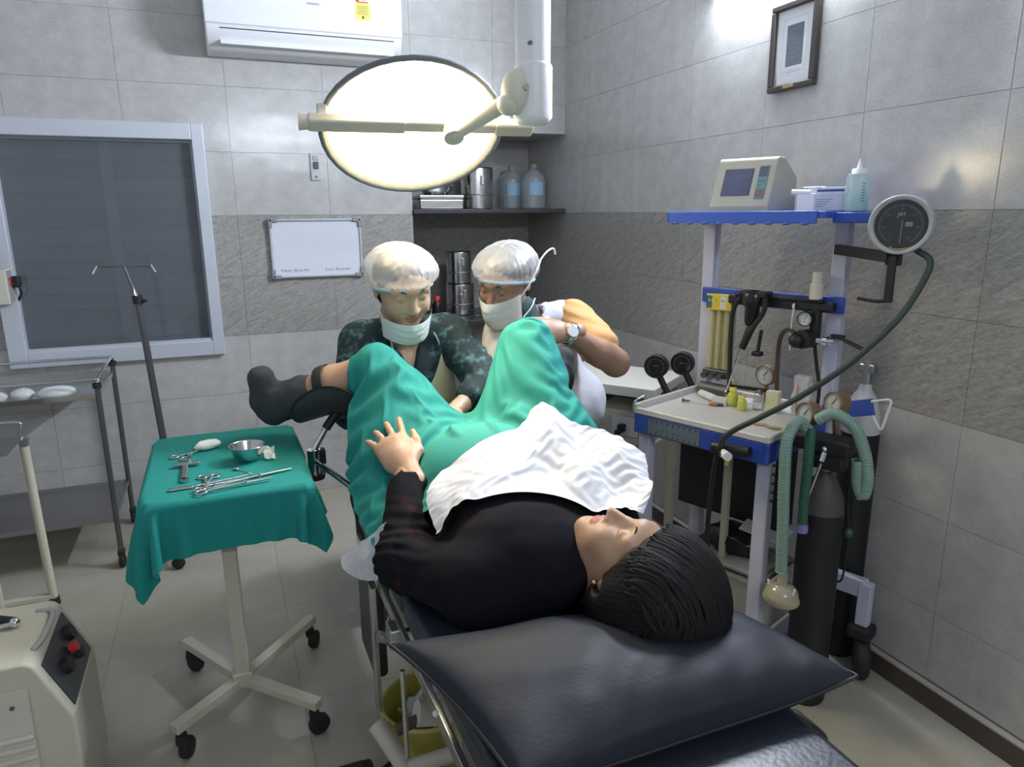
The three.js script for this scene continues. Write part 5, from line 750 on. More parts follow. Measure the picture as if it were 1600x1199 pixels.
// ================================================================ operating table
const MT = 0.68; // mattress top
{
  const o = thing('operating_table', 'steel operating table with a black padded mattress and side rails', 'operating table', [0.575, 0, -1.2]);
  const pad = (w, d, x, z) => bx(w, 0.065, d, x, MT - 0.0325, z, 0.02);
  const vinyl = mat(C3(0.022, 0.028, 0.04), 0.36, 0, { bumpMap: grit, bumpScale: 0.0006 });
  part(o, 'mattress', [pad(0.53, 0.5, 0, 0.59), pad(0.53, 0.55, 0, 0.06), pad(0.53, 0.54, 0, -0.49)], vinyl);
  part(o, 'table_frame', [bx(0.5, 0.03, 1.55, 0, MT - 0.085, 0.03, 0.005)], M.dullSteel);
  for (const s of [-1, 1]) part(o, 'side_rail', [bx(0.012, 0.03, 1.5, s * 0.272, MT - 0.085, 0.03, 0.002), ...[-0.65, -0.2, 0.25, 0.7].map(z => cy(0.008, 0.008, 0.03, s * 0.262, MT - 0.085, z, 0, 0, Math.PI / 2))], M.steel);
  part(o, 'column', [bx(0.22, 0.34, 0.28, 0, 0.42, -0.05, 0.01), bx(0.3, 0.05, 0.34, 0, 0.57, -0.05, 0.008)], mat(C3(0.16, 0.15, 0.13), 0.45));
  part(o, 'column_cover', bx(0.28, 0.24, 0.34, 0, 0.2, -0.05, 0.02), mat(C3(0.22, 0.19, 0.15), 0.5));
  part(o, 'base', [bx(0.36, 0.06, 0.7, 0, 0.06, 0.1, 0.02), bx(0.5, 0.03, 0.14, 0.02, 0.02, -0.17, 0.008), bx(0.5, 0.03, 0.2, 0, 0.02, 0.36, 0.008)], M.cream);
  part(o, 'cross_tube', [rod([-0.305, 0.22, -0.40], [-0.2, 0.07, -0.2], 0.024, 0.024, 20), rod([-0.25, 0.15, -0.3], [0.0, 0.24, -0.2], 0.02, 0.02, 20)], M.cream);
  part(o, 'crank', [cy(0.03, 0.03, 0.08, -0.2, 0.345, -0.23, 0, 0, Math.PI / 2 - 0.25), rod([-0.17, 0.353, -0.23], [-0.08, 0.37, -0.2], 0.02), cy(0.036, 0.036, 0.02, -0.155, 0.357, -0.23, 0, 0, Math.PI / 2 - 0.25)], M.cream); part(o, 'crank_tip', rod([-0.235, 0.337, -0.23], [-0.29, 0.324, -0.23], 0.014), M.brown);
  part(o, 'hanging_rail', bx(0.014, 0.36, 0.03, -0.29, 0.41, -0.44, 0.003), M.steel); part(o, 'stay_rod', rod([-0.275, 0.5, -0.2], [-0.275, 0.28, -0.19], 0.006), M.steel);
  part(o, 'leg_section', [bx(0.04, 0.32, 0.2, -0.262, 0.42, -0.62, 0.015)], vinyl); part(o, 'clamp', [bx(0.03, 0.05, 0.05, -0.285, 0.58, -0.22, 0.006), cy(0.014, 0.014, 0.05, -0.29, 0.55, -0.26, 0, 0, 1.2)], M.dullSteel);
  part(o, 'head_bracket', [bx(0.05, 0.09, 0.09, 0.275, 0.61, 0.42, 0.02), rod([0.27, 0.57, 0.4], [0.27, 0.59, 0.7], 0.008)], mat(C3(0.035, 0.025, 0.02), 0.5)); part(o, 'rail_screw', sp(0.006, -0.3, 0.665, 0.17, 1, 1, 1, 10), M.white);
}
{ // yellow bucket with waste tissues
  const o = thing('waste_bucket', 'yellow waste bucket on the floor under the operating table', 'bucket', [0.42, 0, -1.66]);
  part(o, 'bucket', lathe([[0, 0.004], [0.085, 0.004], [0.09, 0.01], [0.12, 0.2], [0.128, 0.205], [0.125, 0.2], [0.114, 0.19], [0.088, 0.014], [0, 0.012]]), mat(C3(0.62, 0.55, 0.12), 0.4)); part(o, 'rim', to(0.123, 0.007, 0, 0.203, 0, Math.PI / 2), mat(C3(0.66, 0.58, 0.2), 0.4));
  [['crumpled white tissue on the far side of the waste bucket', -0.03, -0.03, 0.0], ['crumpled white tissue nearest the rim of the waste bucket', 0.035, 0.045, 1.4], ['crumpled white tissue at the right of the waste bucket', 0.055, -0.02, 2.6]].forEach(([lab, x, z, r], i) => { const q = thing('tissue', lab, 'tissue', [0.42 + x, 0.125, -1.66 + z], r, 'tissues in the bucket'); const g = new THREE.PlaneGeometry(0.1, 0.08, 16, 14).rotateX(-Math.PI / 2), p = g.attributes.position; for (let k = 0; k < p.count; k++) { const a = p.getX(k), b = p.getZ(k); p.setXYZ(k, a * 0.8, 0.055 + 0.075 * fbm(a * 16 + i * 5, b * 16, i) + 0.2 * a, b * 0.8); } g.computeVertexNormals(); part(q, 'tissue', g, M.paper); });
}
{ const o = thing('foot_pedal', 'flat black foot pedal on the floor at the bottom edge, left of the table', 'pedal', [0.19, 0, -1.66]); part(o, 'plate', bx(0.16, 0.02, 0.13, 0, 0.011, 0, 0.01), M.rubber); part(o, 'tread', bx(0.12, 0.02, 0.09, 0, 0.028, 0, 0.012, 0.08), M.black); part(o, 'lead', tube([[0.07, 0.014, 0], [0.13, 0.008, -0.04], [0.16, 0.007, -0.12]], 0.006, 30, 8), M.rubber); }
// pillow
const HEAD = { c: [0.703, 0.816, -1.105], up: nrm([0.50, 0.06, 0.86]), fr: nrm([-0.06, 0.98, -0.12]) };
{
  const o = thing('black_pillow', 'large glossy black vinyl pillow at the head of the operating table', 'pillow', [0.58, MT, -0.955]);
  const nu = 72, nv = 48, W = 0.62, D = 0.40, pts = [[], []];
  for (let j = 0; j <= nv; j++) for (let i = 0; i <= nu; i++) {
    const u = i / nu * 2 - 1, v = j / nv * 2 - 1, e = Math.pow(Math.max(0, (1 - u * u) * (1 - v * v)), 0.42);
    const pinch = 1 - 0.10 * (1 - Math.abs(u)) * 0 , x = u * W / 2 * (1 - 0.05 * (1 - v * v)) + 0.045 * v, z = v * D / 2 * (1 - 0.07 * (1 - u * u));
    const hx = x + 0.58 - HEAD.c[0], hz = z - 0.955 - (HEAD.c[2] + 0.03), dent = 0.062 * Math.exp(-(hx * hx + hz * hz) / 0.016), sh = 0.03 * Math.exp(-Math.pow((z + 0.2) / 0.06, 2)) * Math.exp(-Math.pow((x + 0.05) / 0.2, 2));
    const wr = 0.004 * N(u * 2 + v * 2, v * 2 - u * 2, 1) + 0.0018 * Math.sin(u * 22 + v * 12 + 4 * N(u * 2, v * 2, 5)) * clamp(v + 0.2, 0, 1);
    const mid = 0.028 + 0.028 * Math.abs(u) ** 3 * 1;
    const top = mid + (0.085 - 0.012 * Math.abs(u)) * e + wr * e - (dent + sh) * e, bot = mid - 0.052 * e;
    pts[0].push(x, Math.max(top, mid), z); pts[1].push(x, Math.max(0.001, Math.min(bot, mid)), z);
  }
  const mk = p => { const g = new THREE.PlaneGeometry(1, 1, nu, nv); g.setAttribute('position', new THREE.Float32BufferAttribute(p, 3)); g.computeVertexNormals(); return g; };
  part(o, 'cushion', [mk(pts[0]), mk(pts[1])], mat(C3(0.014, 0.018, 0.027), 0.55, 0, { specularIntensity: 0.6, bumpMap: grit, bumpScale: 0.0004 }));
  const edge = []; for (let k = 0; k < 120; k++) { const t = k / 120 * 4, s = Math.floor(t), f = (t - s) * 2 - 1, [u, v] = [[f, -1], [1, f], [-f, 1], [-1, -f]][s]; edge.push(V(u * W / 2 * (1 - 0.05 * (1 - v * v)) + 0.045 * v, 0.028 + 0.028 * Math.abs(u) ** 3, v * D / 2 * (1 - 0.07 * (1 - u * u)))); }
  part(o, 'piping', new THREE.TubeGeometry(new THREE.CatmullRomCurve3(edge, true), 240, 0.0035, 6, true), M.black);
}
// ================================================================ the patient
const tonePat = [0.50, 0.30, 0.19];
const pat = { kneeL: [0.435, 1.03, -2.165], ankL: [0.17, 0.925, -2.31], kneeR: [0.852, 1.10, -1.99], ankR: [1.06, 0.94, -2.2], hipL: [0.51, 0.795, -1.87], hipR: [0.71, 0.795, -1.85], shL: [0.415, 0.765, -1.235], shR: [0.80, 0.775, -1.37], elL: [0.325, 0.745, -1.44], wrL: [0.392, 0.87, -1.668], elR: [0.90, 0.76, -1.56], wrR: [0.80, 0.86, -1.70] };
const torsoP = [flat([0.56, 0.785, -1.30], [0.605, 0.79, -1.55], 0.165, 0.165, [0, 1, 0], 1.42), ell([0.612, 0.815, -1.66], [0.19, 0.132, 0.2]), flat([0.53, 0.785, -1.85], [0.69, 0.785, -1.85], 0.125, 0.125, [0, 1, 0], 1.15), flat([0.44, 0.765, -1.24], [0.78, 0.775, -1.36], 0.085, 0.085, [0, 1, 0], 1.1)];
const legsP = [cap(pat.hipL, pat.kneeL, 0.09, 0.07), cap(pat.hipR, pat.kneeR, 0.09, 0.072), cap(pat.kneeL, [0.30, 0.975, -2.24], 0.06, 0.058), cap([0.30, 0.975, -2.24], pat.ankL, 0.058, 0.038), cap(pat.kneeR, [0.955, 1.0, -2.09], 0.06, 0.058), cap([0.955, 1.0, -2.09], pat.ankR, 0.056, 0.038)];
const footP = [cap(pat.ankL, [0.105, 0.925, -2.34], 0.04, 0.038), cap([0.125, 0.89, -2.335], [0.095, 1.0, -2.32], 0.04, 0.032), cap(pat.ankR, [1.10, 0.93, -2.24], 0.04, 0.038), cap([1.10, 0.9, -2.24], [1.11, 1.0, -2.23], 0.038, 0.03)];
const armsP = [cap(pat.shL, pat.elL, 0.05, 0.043), cap(pat.elL, pat.wrL, 0.04, 0.029), cap(pat.shR, pat.elR, 0.05, 0.043), cap(pat.elR, pat.wrR, 0.04, 0.03)];
const patSkin = uni([...torsoP.map(f => (x, y, z) => f(x, y, z) + 0.012), ...legsP, ...footP, ...armsP, cap([0.60, 0.785, -1.27], HEAD.c, 0.052, 0.05)], 0.03);
{
  const o = thing('person', 'patient in a dark patterned sweater lying on the operating table with raised knees', 'person', [0.6, 0, -1.6]);
  const H = frame(HEAD.up, HEAD.fr, HEAD.c), hd = headSurface(tonePat, { neck: -0.15 });
  const hand = handSurface(tonePat, 1, [0.16, 0.2, 0.22, 0.2], 0.17, 1.0).scale(1.1, 1.1, 1.1).applyMatrix4(frame([-0.16, 0.42, -0.9], [-0.34, 0.84, 0.42], [0.392, 0.88, -1.672]));
  const handR = handSurface(tonePat, -1, 0.3).applyMatrix4(frame([-0.8, 0.2, -0.4], [0.1, 1, 0.1], pat.wrR));
  const bodyG = surface(patSkin, [0.0, 0.62, -2.45], [1.15, 1.2, -0.98], 0.0095, (x, y, z) => { const m = 1 + 0.08 * fbm(x * 30, y * 30, z * 30); return tonePat.map(v => v * m); });
  partWorld(o, 'body', [bodyG, hd.g.applyMatrix4(H), hand, handR], skinM);
  for (const g of lashes) partWorld(o, 'eyelash', g.clone().applyMatrix4(H), hairM); for (const g of brows) partWorld(o, 'eyebrow', g.clone().applyMatrix4(H), hairM);
  // hair: full, dark, spread over the pillow
  const he = [ell([0.0, 0.06, -0.03], [0.118, 0.112, 0.115]), ell([0.03, 0.1, -0.05], [0.105, 0.1, 0.105]), ell([0.06, 0.03, -0.06], [0.07, 0.1, 0.07]), ell([-0.05, 0.02, -0.06], [0.06, 0.1, 0.06])], hu = uni(he, 0.04);
  const hf = (x, y, z) => Math.max(hu(x, y, z) + 0.0009 * Math.sin(Math.atan2(x, z + 0.08) * 90 + 6 * N(x * 14, y * 14, z * 14)) + 0.006 * N(x * 20, y * 12, z * 20), z - (0.026 + 0.86 * y) + 0.006 * N(x * 50, y * 50, 2), x > 0.06 ? 0.016 - Math.hypot(y + 0.024, z + 0.004) : -1);
  const locks = [];
  for (let k = 0; k < 220; k++) {
    const lat = -1.25 + 2.5 * rnd(), a0 = -0.25 + 0.3 * rnd(), a1 = 2.3 + 0.8 * rnd(), dl = (rnd() - 0.5) * 0.5, pts = [];
    for (let j = 0; j <= 10; j++) {
      const t = j / 10, a = a0 + (a1 - a0) * t, l = lat + dl * t * t + 0.12 * N(k, t * 3, 1); let p = [0.012 + 0.125 * Math.sin(l), 0.07 + 0.12 * Math.cos(l) * Math.sin(a), -0.04 + 0.12 * Math.cos(l) * Math.cos(a)];
      for (let q = 0; q < 5; q++) { const d = hu(...p) - 0.003, e = 0.002, g = nrm([hu(p[0] + e, p[1], p[2]) - hu(p[0] - e, p[1], p[2]), hu(p[0], p[1] + e, p[2]) - hu(p[0], p[1] - e, p[2]), hu(p[0], p[1], p[2] + e) - hu(p[0], p[1], p[2] - e)]); p = p.map((v, i) => v - g[i] * d * 0.9); }
      if (p[2] < 0.026 + 0.86 * p[1]) pts.push(p);
    }
    if (pts.length > 3) locks.push(tube(pts, 0.0022 + 0.0025 * rnd(), 22, 5));
  }
  partWorld(o, 'hair', [surface(hf, [-0.16, -0.13, -0.19], [0.17, 0.23, 0.14], 0.0042), ...locks].map(g => g.applyMatrix4(H)), hairM, 'thick dark hair');
  partWorld(o, 'earring', sp(0.005, 0.083, -0.034, -0.006, 1, 1, 1, 10).applyMatrix4(H), M.brass);
  // sweater
  const sw = uni([...torsoP.map(f => (x, y, z) => f(x, y, z) - 0.004), cap(pat.shL, pat.elL, 0.068, 0.06), cap(pat.elL, pat.wrL, 0.058, 0.042), cap(pat.shR, pat.elR, 0.066, 0.06), cap(pat.elR, pat.wrR, 0.056, 0.044), cap([0.60, 0.77, -1.27], [0.665, 0.795, -1.19], 0.075, 0.06)], 0.035);
  const de = [pat.elL[0] - pat.shL[0], pat.elL[1] - pat.shL[1], pat.elL[2] - pat.shL[2]];
  const wrist = cap([0.393, 0.872, -1.675], [0.36, 0.98, -1.9], 0.06), swf = (x, y, z) => { const t = Math.hypot(x - pat.elL[0], y - pat.elL[1], z - pat.elL[2]); return Math.max(sw(x, y, z) + 0.006 * fbm(x * 16, y * 16, z * 16) + 0.0055 * Math.sin((y * 0.9 - z * 0.5 + x * 0.3) * 210 + 4 * N(x * 12, y * 12, z * 12)) * Math.exp(-t * t / 0.012), -wrist(x, y, z) , -1.86 - z + 0.12); };
  partWorld(o, 'sweater', surface(swf, [0.2, 0.63, -1.8], [1.0, 1.0, -1.08], 0.0085, (x, y, z) => { const p = fbm(x * 22, y * 22, z * 22), q = N(x * 60, y * 60, z * 60), k = clamp((p - 0.12) * 4, 0, 1) * clamp(1 - Math.hypot(x - 0.36, z + 1.42) / 0.22, 0, 1) * (0.5 + 0.5 * q); return [0.0085 + 0.06 * k, 0.0085 + 0.012 * k, 0.0115 + 0.012 * k]; }), vc(0.95, { specularIntensity: 0.3 }));
  const trim = uni([cap([0.393, 0.87, -1.662], [0.3925, 0.868, -1.652], 0.043)], 0.01);
  // dark socks
  partWorld(o, 'sock', surface(uni([footP[0], footP[1], cap(pat.ankL, [0.215, 0.942, -2.285], 0.047, 0.056)].map(f => (x, y, z) => f(x, y, z) - 0.009 + 0.006 * fbm(x * 30, y * 30, z * 30)), 0.03), [0.0, 0.8, -2.45], [0.32, 1.1, -2.18], 0.007), mat(C3(0.045, 0.049, 0.058), 0.9));
  partWorld(o, 'sock', surface(uni([footP[2], footP[3], cap(pat.ankR, [1.02, 0.965, -2.16], 0.045, 0.055)].map(f => (x, y, z) => f(x, y, z) - 0.009), 0.03), [0.9, 0.8, -2.4], [1.2, 1.1, -2.05], 0.008), mat(C3(0.045, 0.049, 0.058), 0.9));
  partWorld(o, 'ring', to(0.0105, 0.0016, 0, 0, 0).applyMatrix4(frame([0.1, 1, 0.3], [-0.14, 0.42, -0.9], [0.360, 0.906, -1.768])), M.brass);
}
// leg holders
function legHolder(label, knee, ank, base, arm) {
  const o = thing('leg_holder', label, 'leg holder', base);
  const a = V(...ank), k = V(...knee), d = k.clone().sub(a).normalize(), up = V(0, 1, 0).addScaledVector(d, -d.y).normalize(), s = up.clone().cross(d), mid = a.clone().lerp(k, 0.52);
  const Mx = new THREE.Matrix4().makeBasis(s, up, d).setPosition(mid);
  const g = [], nu = 22, nv = 18, pos = [], idx = [];
  for (const r of [0.074, 0.088]) for (let j = 0; j <= nv; j++) for (let i = 0; i <= nu; i++) { const t = (i / nu - 0.5) * 3.5, v = j / nv, e = Math.sin(Math.PI * clamp(v, 0.04, 0.96)) ** 0.25, ang = t * e; pos.push(Math.sin(ang) * r, -Math.cos(ang) * r + 0.004 - (v > 0.7 ? 0.02 * (v - 0.7) : 0), (v - 0.5) * 0.24); }
  const st = (nu + 1) * (nv + 1); for (let l = 0; l < 2; l++) for (let j = 0; j < nv; j++) for (let i = 0; i < nu; i++) { const q = l * st + j * (nu + 1) + i; idx.push(q, q + 1, q + nu + 2, q, q + nu + 2, q + nu + 1); }
  for (let i = 0; i < nu; i++) for (const j of [0, nv]) { const q = j * (nu + 1) + i; idx.push(q, q + 1, q + st + 1, q, q + st + 1, q + st); } for (let j = 0; j < nv; j++) for (const i of [0, nu]) { const q = j * (nu + 1) + i; idx.push(q, q + nu + 1, q + st + nu + 1, q, q + st + nu + 1, q + st); }
  const gg = new THREE.BufferGeometry(); gg.setAttribute('position', new THREE.Float32BufferAttribute(pos, 3)); gg.setIndex(idx); gg.computeVertexNormals();
  partWorld(o, 'gutter', gg.applyMatrix4(Mx), mat(C3(0.03, 0.032, 0.036), 0.5));
  const strap = new THREE.TorusGeometry(0.071, 0.018, 8, 40, 3.6).rotateZ(-0.25).scale(1, 1, 1); const sp_ = strap.attributes.position; for (let i = 0; i < sp_.count; i++) { const x = sp_.getX(i), y = sp_.getY(i), l = Math.hypot(x, y), k2 = (0.071 + (l - 0.071) * 0.16) / l; sp_.setXYZ(i, x * k2, y * k2, sp_.getZ(i)); } strap.computeVertexNormals();
  partWorld(o, 'strap', strap.applyMatrix4(Mx), mat(C3(0.02, 0.018, 0.016), 0.7));
  const low = mid.clone().addScaledVector(up, -0.088), cl = V(...arm[0]);
  partWorld(o, 'post_sleeve', rod([low.x, low.y + 0.01, low.z], [low.x * 0.5 + cl.x * 0.5, low.y * 0.6 + cl.y * 0.4, low.z * 0.5 + cl.z * 0.5], 0.014), M.black);
  partWorld(o, 'post', rod([low.x * 0.5 + cl.x * 0.5, low.y * 0.6 + cl.y * 0.4, low.z * 0.5 + cl.z * 0.5], [cl.x, cl.y, cl.z], 0.009), M.chrome);
  partWorld(o, 'clamp', [rod([cl.x, cl.y + 0.005, cl.z], [cl.x, cl.y - 0.075, cl.z + 0.002], 0.021, 0.021, 20)], M.chrome);
  partWorld(o, 'clamp_knob', [rod([cl.x, cl.y - 0.075, cl.z], [cl.x, cl.y - 0.092, cl.z], 0.032, 0.028, 20), bx(0.02, 0.05, 0.03, cl.x + 0.025, cl.y - 0.02, cl.z, 0.005)], M.black);
  partWorld(o, 'support_bar', rod([cl.x, cl.y - 0.03, cl.z], arm[1], 0.0095), M.chrome);
}
legHolder('black leg gutter on a chrome post carrying the bare leg at the left', [0.40, 1.01, -2.18], pat.ankL, [0.24, 0.6, -2.2], [[0.228, 0.775, -2.215], [0.31, 0.725, -1.95]]);
legHolder('black leg gutter half hidden behind the right-hand knee under the green drape', [0.89, 1.055, -2.02], pat.ankR, [0.93, 0.6, -2.1], [[0.95, 0.78, -2.09], [0.845, 0.7, -1.95]]);
// ================================================================ cloths
const under = uni([...torsoP.map(f => (x, y, z) => f(x, y, z) - 0.006), ...legsP, cap(pat.shL, pat.elL, 0.066, 0.058), cap(pat.shR, pat.elR, 0.066, 0.058), cap(pat.elR, pat.wrR, 0.054, 0.045)], 0.02);
const tableBox = (x, y, z) => { const a = Math.abs(x - 0.575) - 0.27, b = y - (MT + 0.002), c = Math.abs(z + 1.2) - 0.8; return Math.max(a, b, c); };
const underAll = (x, y, z) => Math.min(under(x, y, z), tableBox(x, y, z));
const DR = [[[0.32,0.843,-2.054],[0.354,0.972,-2.163],[0.437,1.083,-2.236],[0.54,1.032,-2.102],[0.628,0.934,-1.908],[0.74,1.043,-1.934],[0.878,1.156,-1.996],[0.939,1.088,-1.976],[0.943,0.982,-1.947]],[[0.292,0.817,-1.959],[0.331,0.959,-2.058],[0.437,1.112,-2.165],[0.538,1.024,-2.023],[0.624,0.943,-1.856],[0.733,1.067,-1.865],[0.851,1.185,-1.926],[0.921,1.122,-1.903],[0.936,0.977,-1.837]],[[0.275,0.794,-1.816],[0.345,0.923,-1.898],[0.458,1.054,-2.008],[0.539,0.966,-1.897],[0.624,0.941,-1.811],[0.725,1.008,-1.798],[0.835,1.099,-1.799],[0.893,1.043,-1.772],[0.923,0.936,-1.698]],[[0.269,0.777,-1.68],[0.335,0.865,-1.743],[0.455,0.957,-1.862],[0.529,0.945,-1.806],[0.611,0.936,-1.748],[0.701,0.957,-1.717],[0.812,1.011,-1.708],[0.883,0.993,-1.674],[0.916,0.933,-1.612]],[[0.271,0.773,-1.568],[0.322,0.827,-1.616],[0.429,0.88,-1.708],[0.506,0.915,-1.675],[0.599,0.93,-1.641],[0.682,0.929,-1.606],[0.78,0.935,-1.601],[0.861,0.915,-1.574],[0.885,0.873,-1.531]],[[0.278,0.763,-1.496],[0.321,0.803,-1.533],[0.407,0.853,-1.599],[0.483,0.89,-1.578],[0.578,0.905,-1.542],[0.662,0.9,-1.518],[0.755,0.89,-1.511],[0.829,0.866,-1.497],[0.863,0.827,-1.473]]];
DR.unshift(DR[0].map((p, i) => [0, 1, 8].includes(i) ? [p[0], p[1] - 0.02, p[2] - 0.035] : i === 4 ? [p[0], p[1] - 0.05, p[2] - 0.03] : [p[0], p[1] - 0.13, p[2] - 0.055]));
DR.push(DR[DR.length - 1].map((p, i) => i > 1 && i < 8 ? [p[0], p[1] - 0.012, p[2] + 0.09] : [p[0] + 0.01, p[1] - 0.02, p[2] + 0.03]));
const SH = [[[0.451,0.904,-1.55],[0.56,0.936,-1.581],[0.679,0.969,-1.618],[0.764,0.995,-1.646],[0.821,0.973,-1.572],[0.888,0.937,-1.491],[0.935,0.906,-1.419]],[[0.4,0.875,-1.497],[0.515,0.911,-1.503],[0.621,0.938,-1.522],[0.728,0.963,-1.53],[0.79,0.945,-1.478],[0.852,0.917,-1.412],[0.903,0.889,-1.35]],[[0.386,0.857,-1.431],[0.487,0.904,-1.424],[0.576,0.917,-1.413],[0.671,0.927,-1.41],[0.74,0.908,-1.366],[0.808,0.89,-1.323],[0.869,0.876,-1.283]],[[0.386,0.83,-1.369],[0.431,0.897,-1.368],[0.527,0.905,-1.33],[0.615,0.895,-1.292],[0.695,0.874,-1.265],[0.77,0.866,-1.243],[0.819,0.857,-1.243]]];
[[0, 3, 0.02], [1, 3, 0.03], [1, 4, -0.015], [1, 5, 0.022], [1, 2, -0.008], [2, 2, 0.015], [2, 3, -0.01], [2, 4, 0.024], [2, 5, -0.012], [2, 6, 0.02], [2, 1, 0.01], [1, 1, 0.015], [0, 5, 0.02], [0, 6, 0.015], [3, 5, 0.012]].forEach(([r, k, d]) => { SH[r][k][1] += d; });
const WS = [[[0.302,0.82,-1.5],[0.258,0.742,-1.587],[0.219,0.671,-1.674]],[[0.293,0.772,-1.469],[0.251,0.715,-1.538],[0.216,0.669,-1.608]],[[0.289,0.726,-1.437],[0.264,0.693,-1.483],[0.239,0.676,-1.533]]];
// long gathers running from between the knees across the belly
function folded(P) { for (let k = 0; k < P.length; k += 3) { const x = P[k] - 0.68, z = P[k + 2] + 1.93, r = Math.hypot(x, z), a = Math.atan2(z, x), w = clamp((r - 0.12) * 9, 0, 1) * clamp((0.4 - r) * 9, 0, 1) * clamp((a - 0.9) * 3, 0, 1) * clamp((P[k + 2] + 1.85) * 8, 0, 1); P[k + 1] += w * 0.024 * (Math.abs(Math.sin(a * 8 + 1.2 * N(x * 6, z * 6, 2))) ** 1.5); } return P; }
{
  const o = thing('green_drape', 'green surgical drape spread over the raised knees of the patient', 'drape', [0.6, 0.8, -1.8]);
  partWorld(o, 'cloth', drape(folded(refine(DR, 120, 92)), 120, 92, { su: 1.045, sv: 1.035, steps: 110, g: 0.00012, att: 0.012, jit: 0.035, jf: 7, th: 0.007, sdf: underAll, bend: 0.5, seed: 3 }), M.green);
  const w = thing('white_sheet', 'rumpled white sheet bunched over the belly and chest of the patient', 'sheet', [0.65, 0.85, -1.45]);
  partWorld(w, 'cloth', drape(refine(SH, 96, 64), 96, 64, { su: 1.03, sv: 1.03, steps: 90, g: 0.00006, att: 0.02, jit: 0.06, jf: 7, th: 0.016, sdf: underAll, bend: 0.5, seed: 9 }), M.linen);
  const s = thing('draw_sheet', 'corner of a white sheet hanging over the left edge of the table', 'sheet', [0.27, 0.7, -1.55]);
  partWorld(s, 'cloth', drape(refine(WS, 26, 24), 26, 24, { su: 1.03, sv: 1.03, steps: 60, g: 0.0001, att: 0.03, jit: 0.02, jf: 9, sdf: tableBox, th: 0.004, seed: 5, bend: 0.7 }), M.linen);
}
{ // cloth over the instrument stand: laid flat, then let fall over the edges
  const t = TRAY, nu = 76, nv = 92, over = [0.155, 0.12], P = new Float32Array(nu * nv * 3), x0 = t.x0 - over[0], x1 = t.x1 + 0.1, z0 = t.z0 - 0.1, z1 = t.z1 + over[1];
  for (let j = 0; j < nv; j++) for (let i = 0; i < nu; i++) { const k = (j * nu + i) * 3; P[k] = x0 + (x1 - x0) * i / (nu - 1); P[k + 1] = t.y + 0.006; P[k + 2] = z0 + (z1 - z0) * j / (nv - 1); }
  const cx = (t.x0 + t.x1) / 2, cz = (t.z0 + t.z1) / 2, hx = (t.x1 - t.x0) / 2, hz = (t.z1 - t.z0) / 2;
  const box = (x, y, z) => { const a = Math.abs(x - cx) - hx + 0.006, b = Math.abs(y - (t.y - 0.112)) - 0.106, c = Math.abs(z - cz) - hz + 0.006; return Math.hypot(Math.max(a, 0), Math.max(b, 0), Math.max(c, 0)) + Math.min(Math.max(a, b, c), 0) - 0.006; };
  const o = thing('green_tray_cloth', 'green cloth covering the instrument stand and hanging over its edges', 'cloth', [-0.03, t.y, -2.18]);
  partWorld(o, 'cloth', drape(P, nu, nv, { su: 1.005, sv: 1.005, steps: 320, g: 0.00025, att: 0, jit: 0.006, th: 0.001, sdf: box, bend: 0.1, it: 14, seed: 2 }), M.green);
}
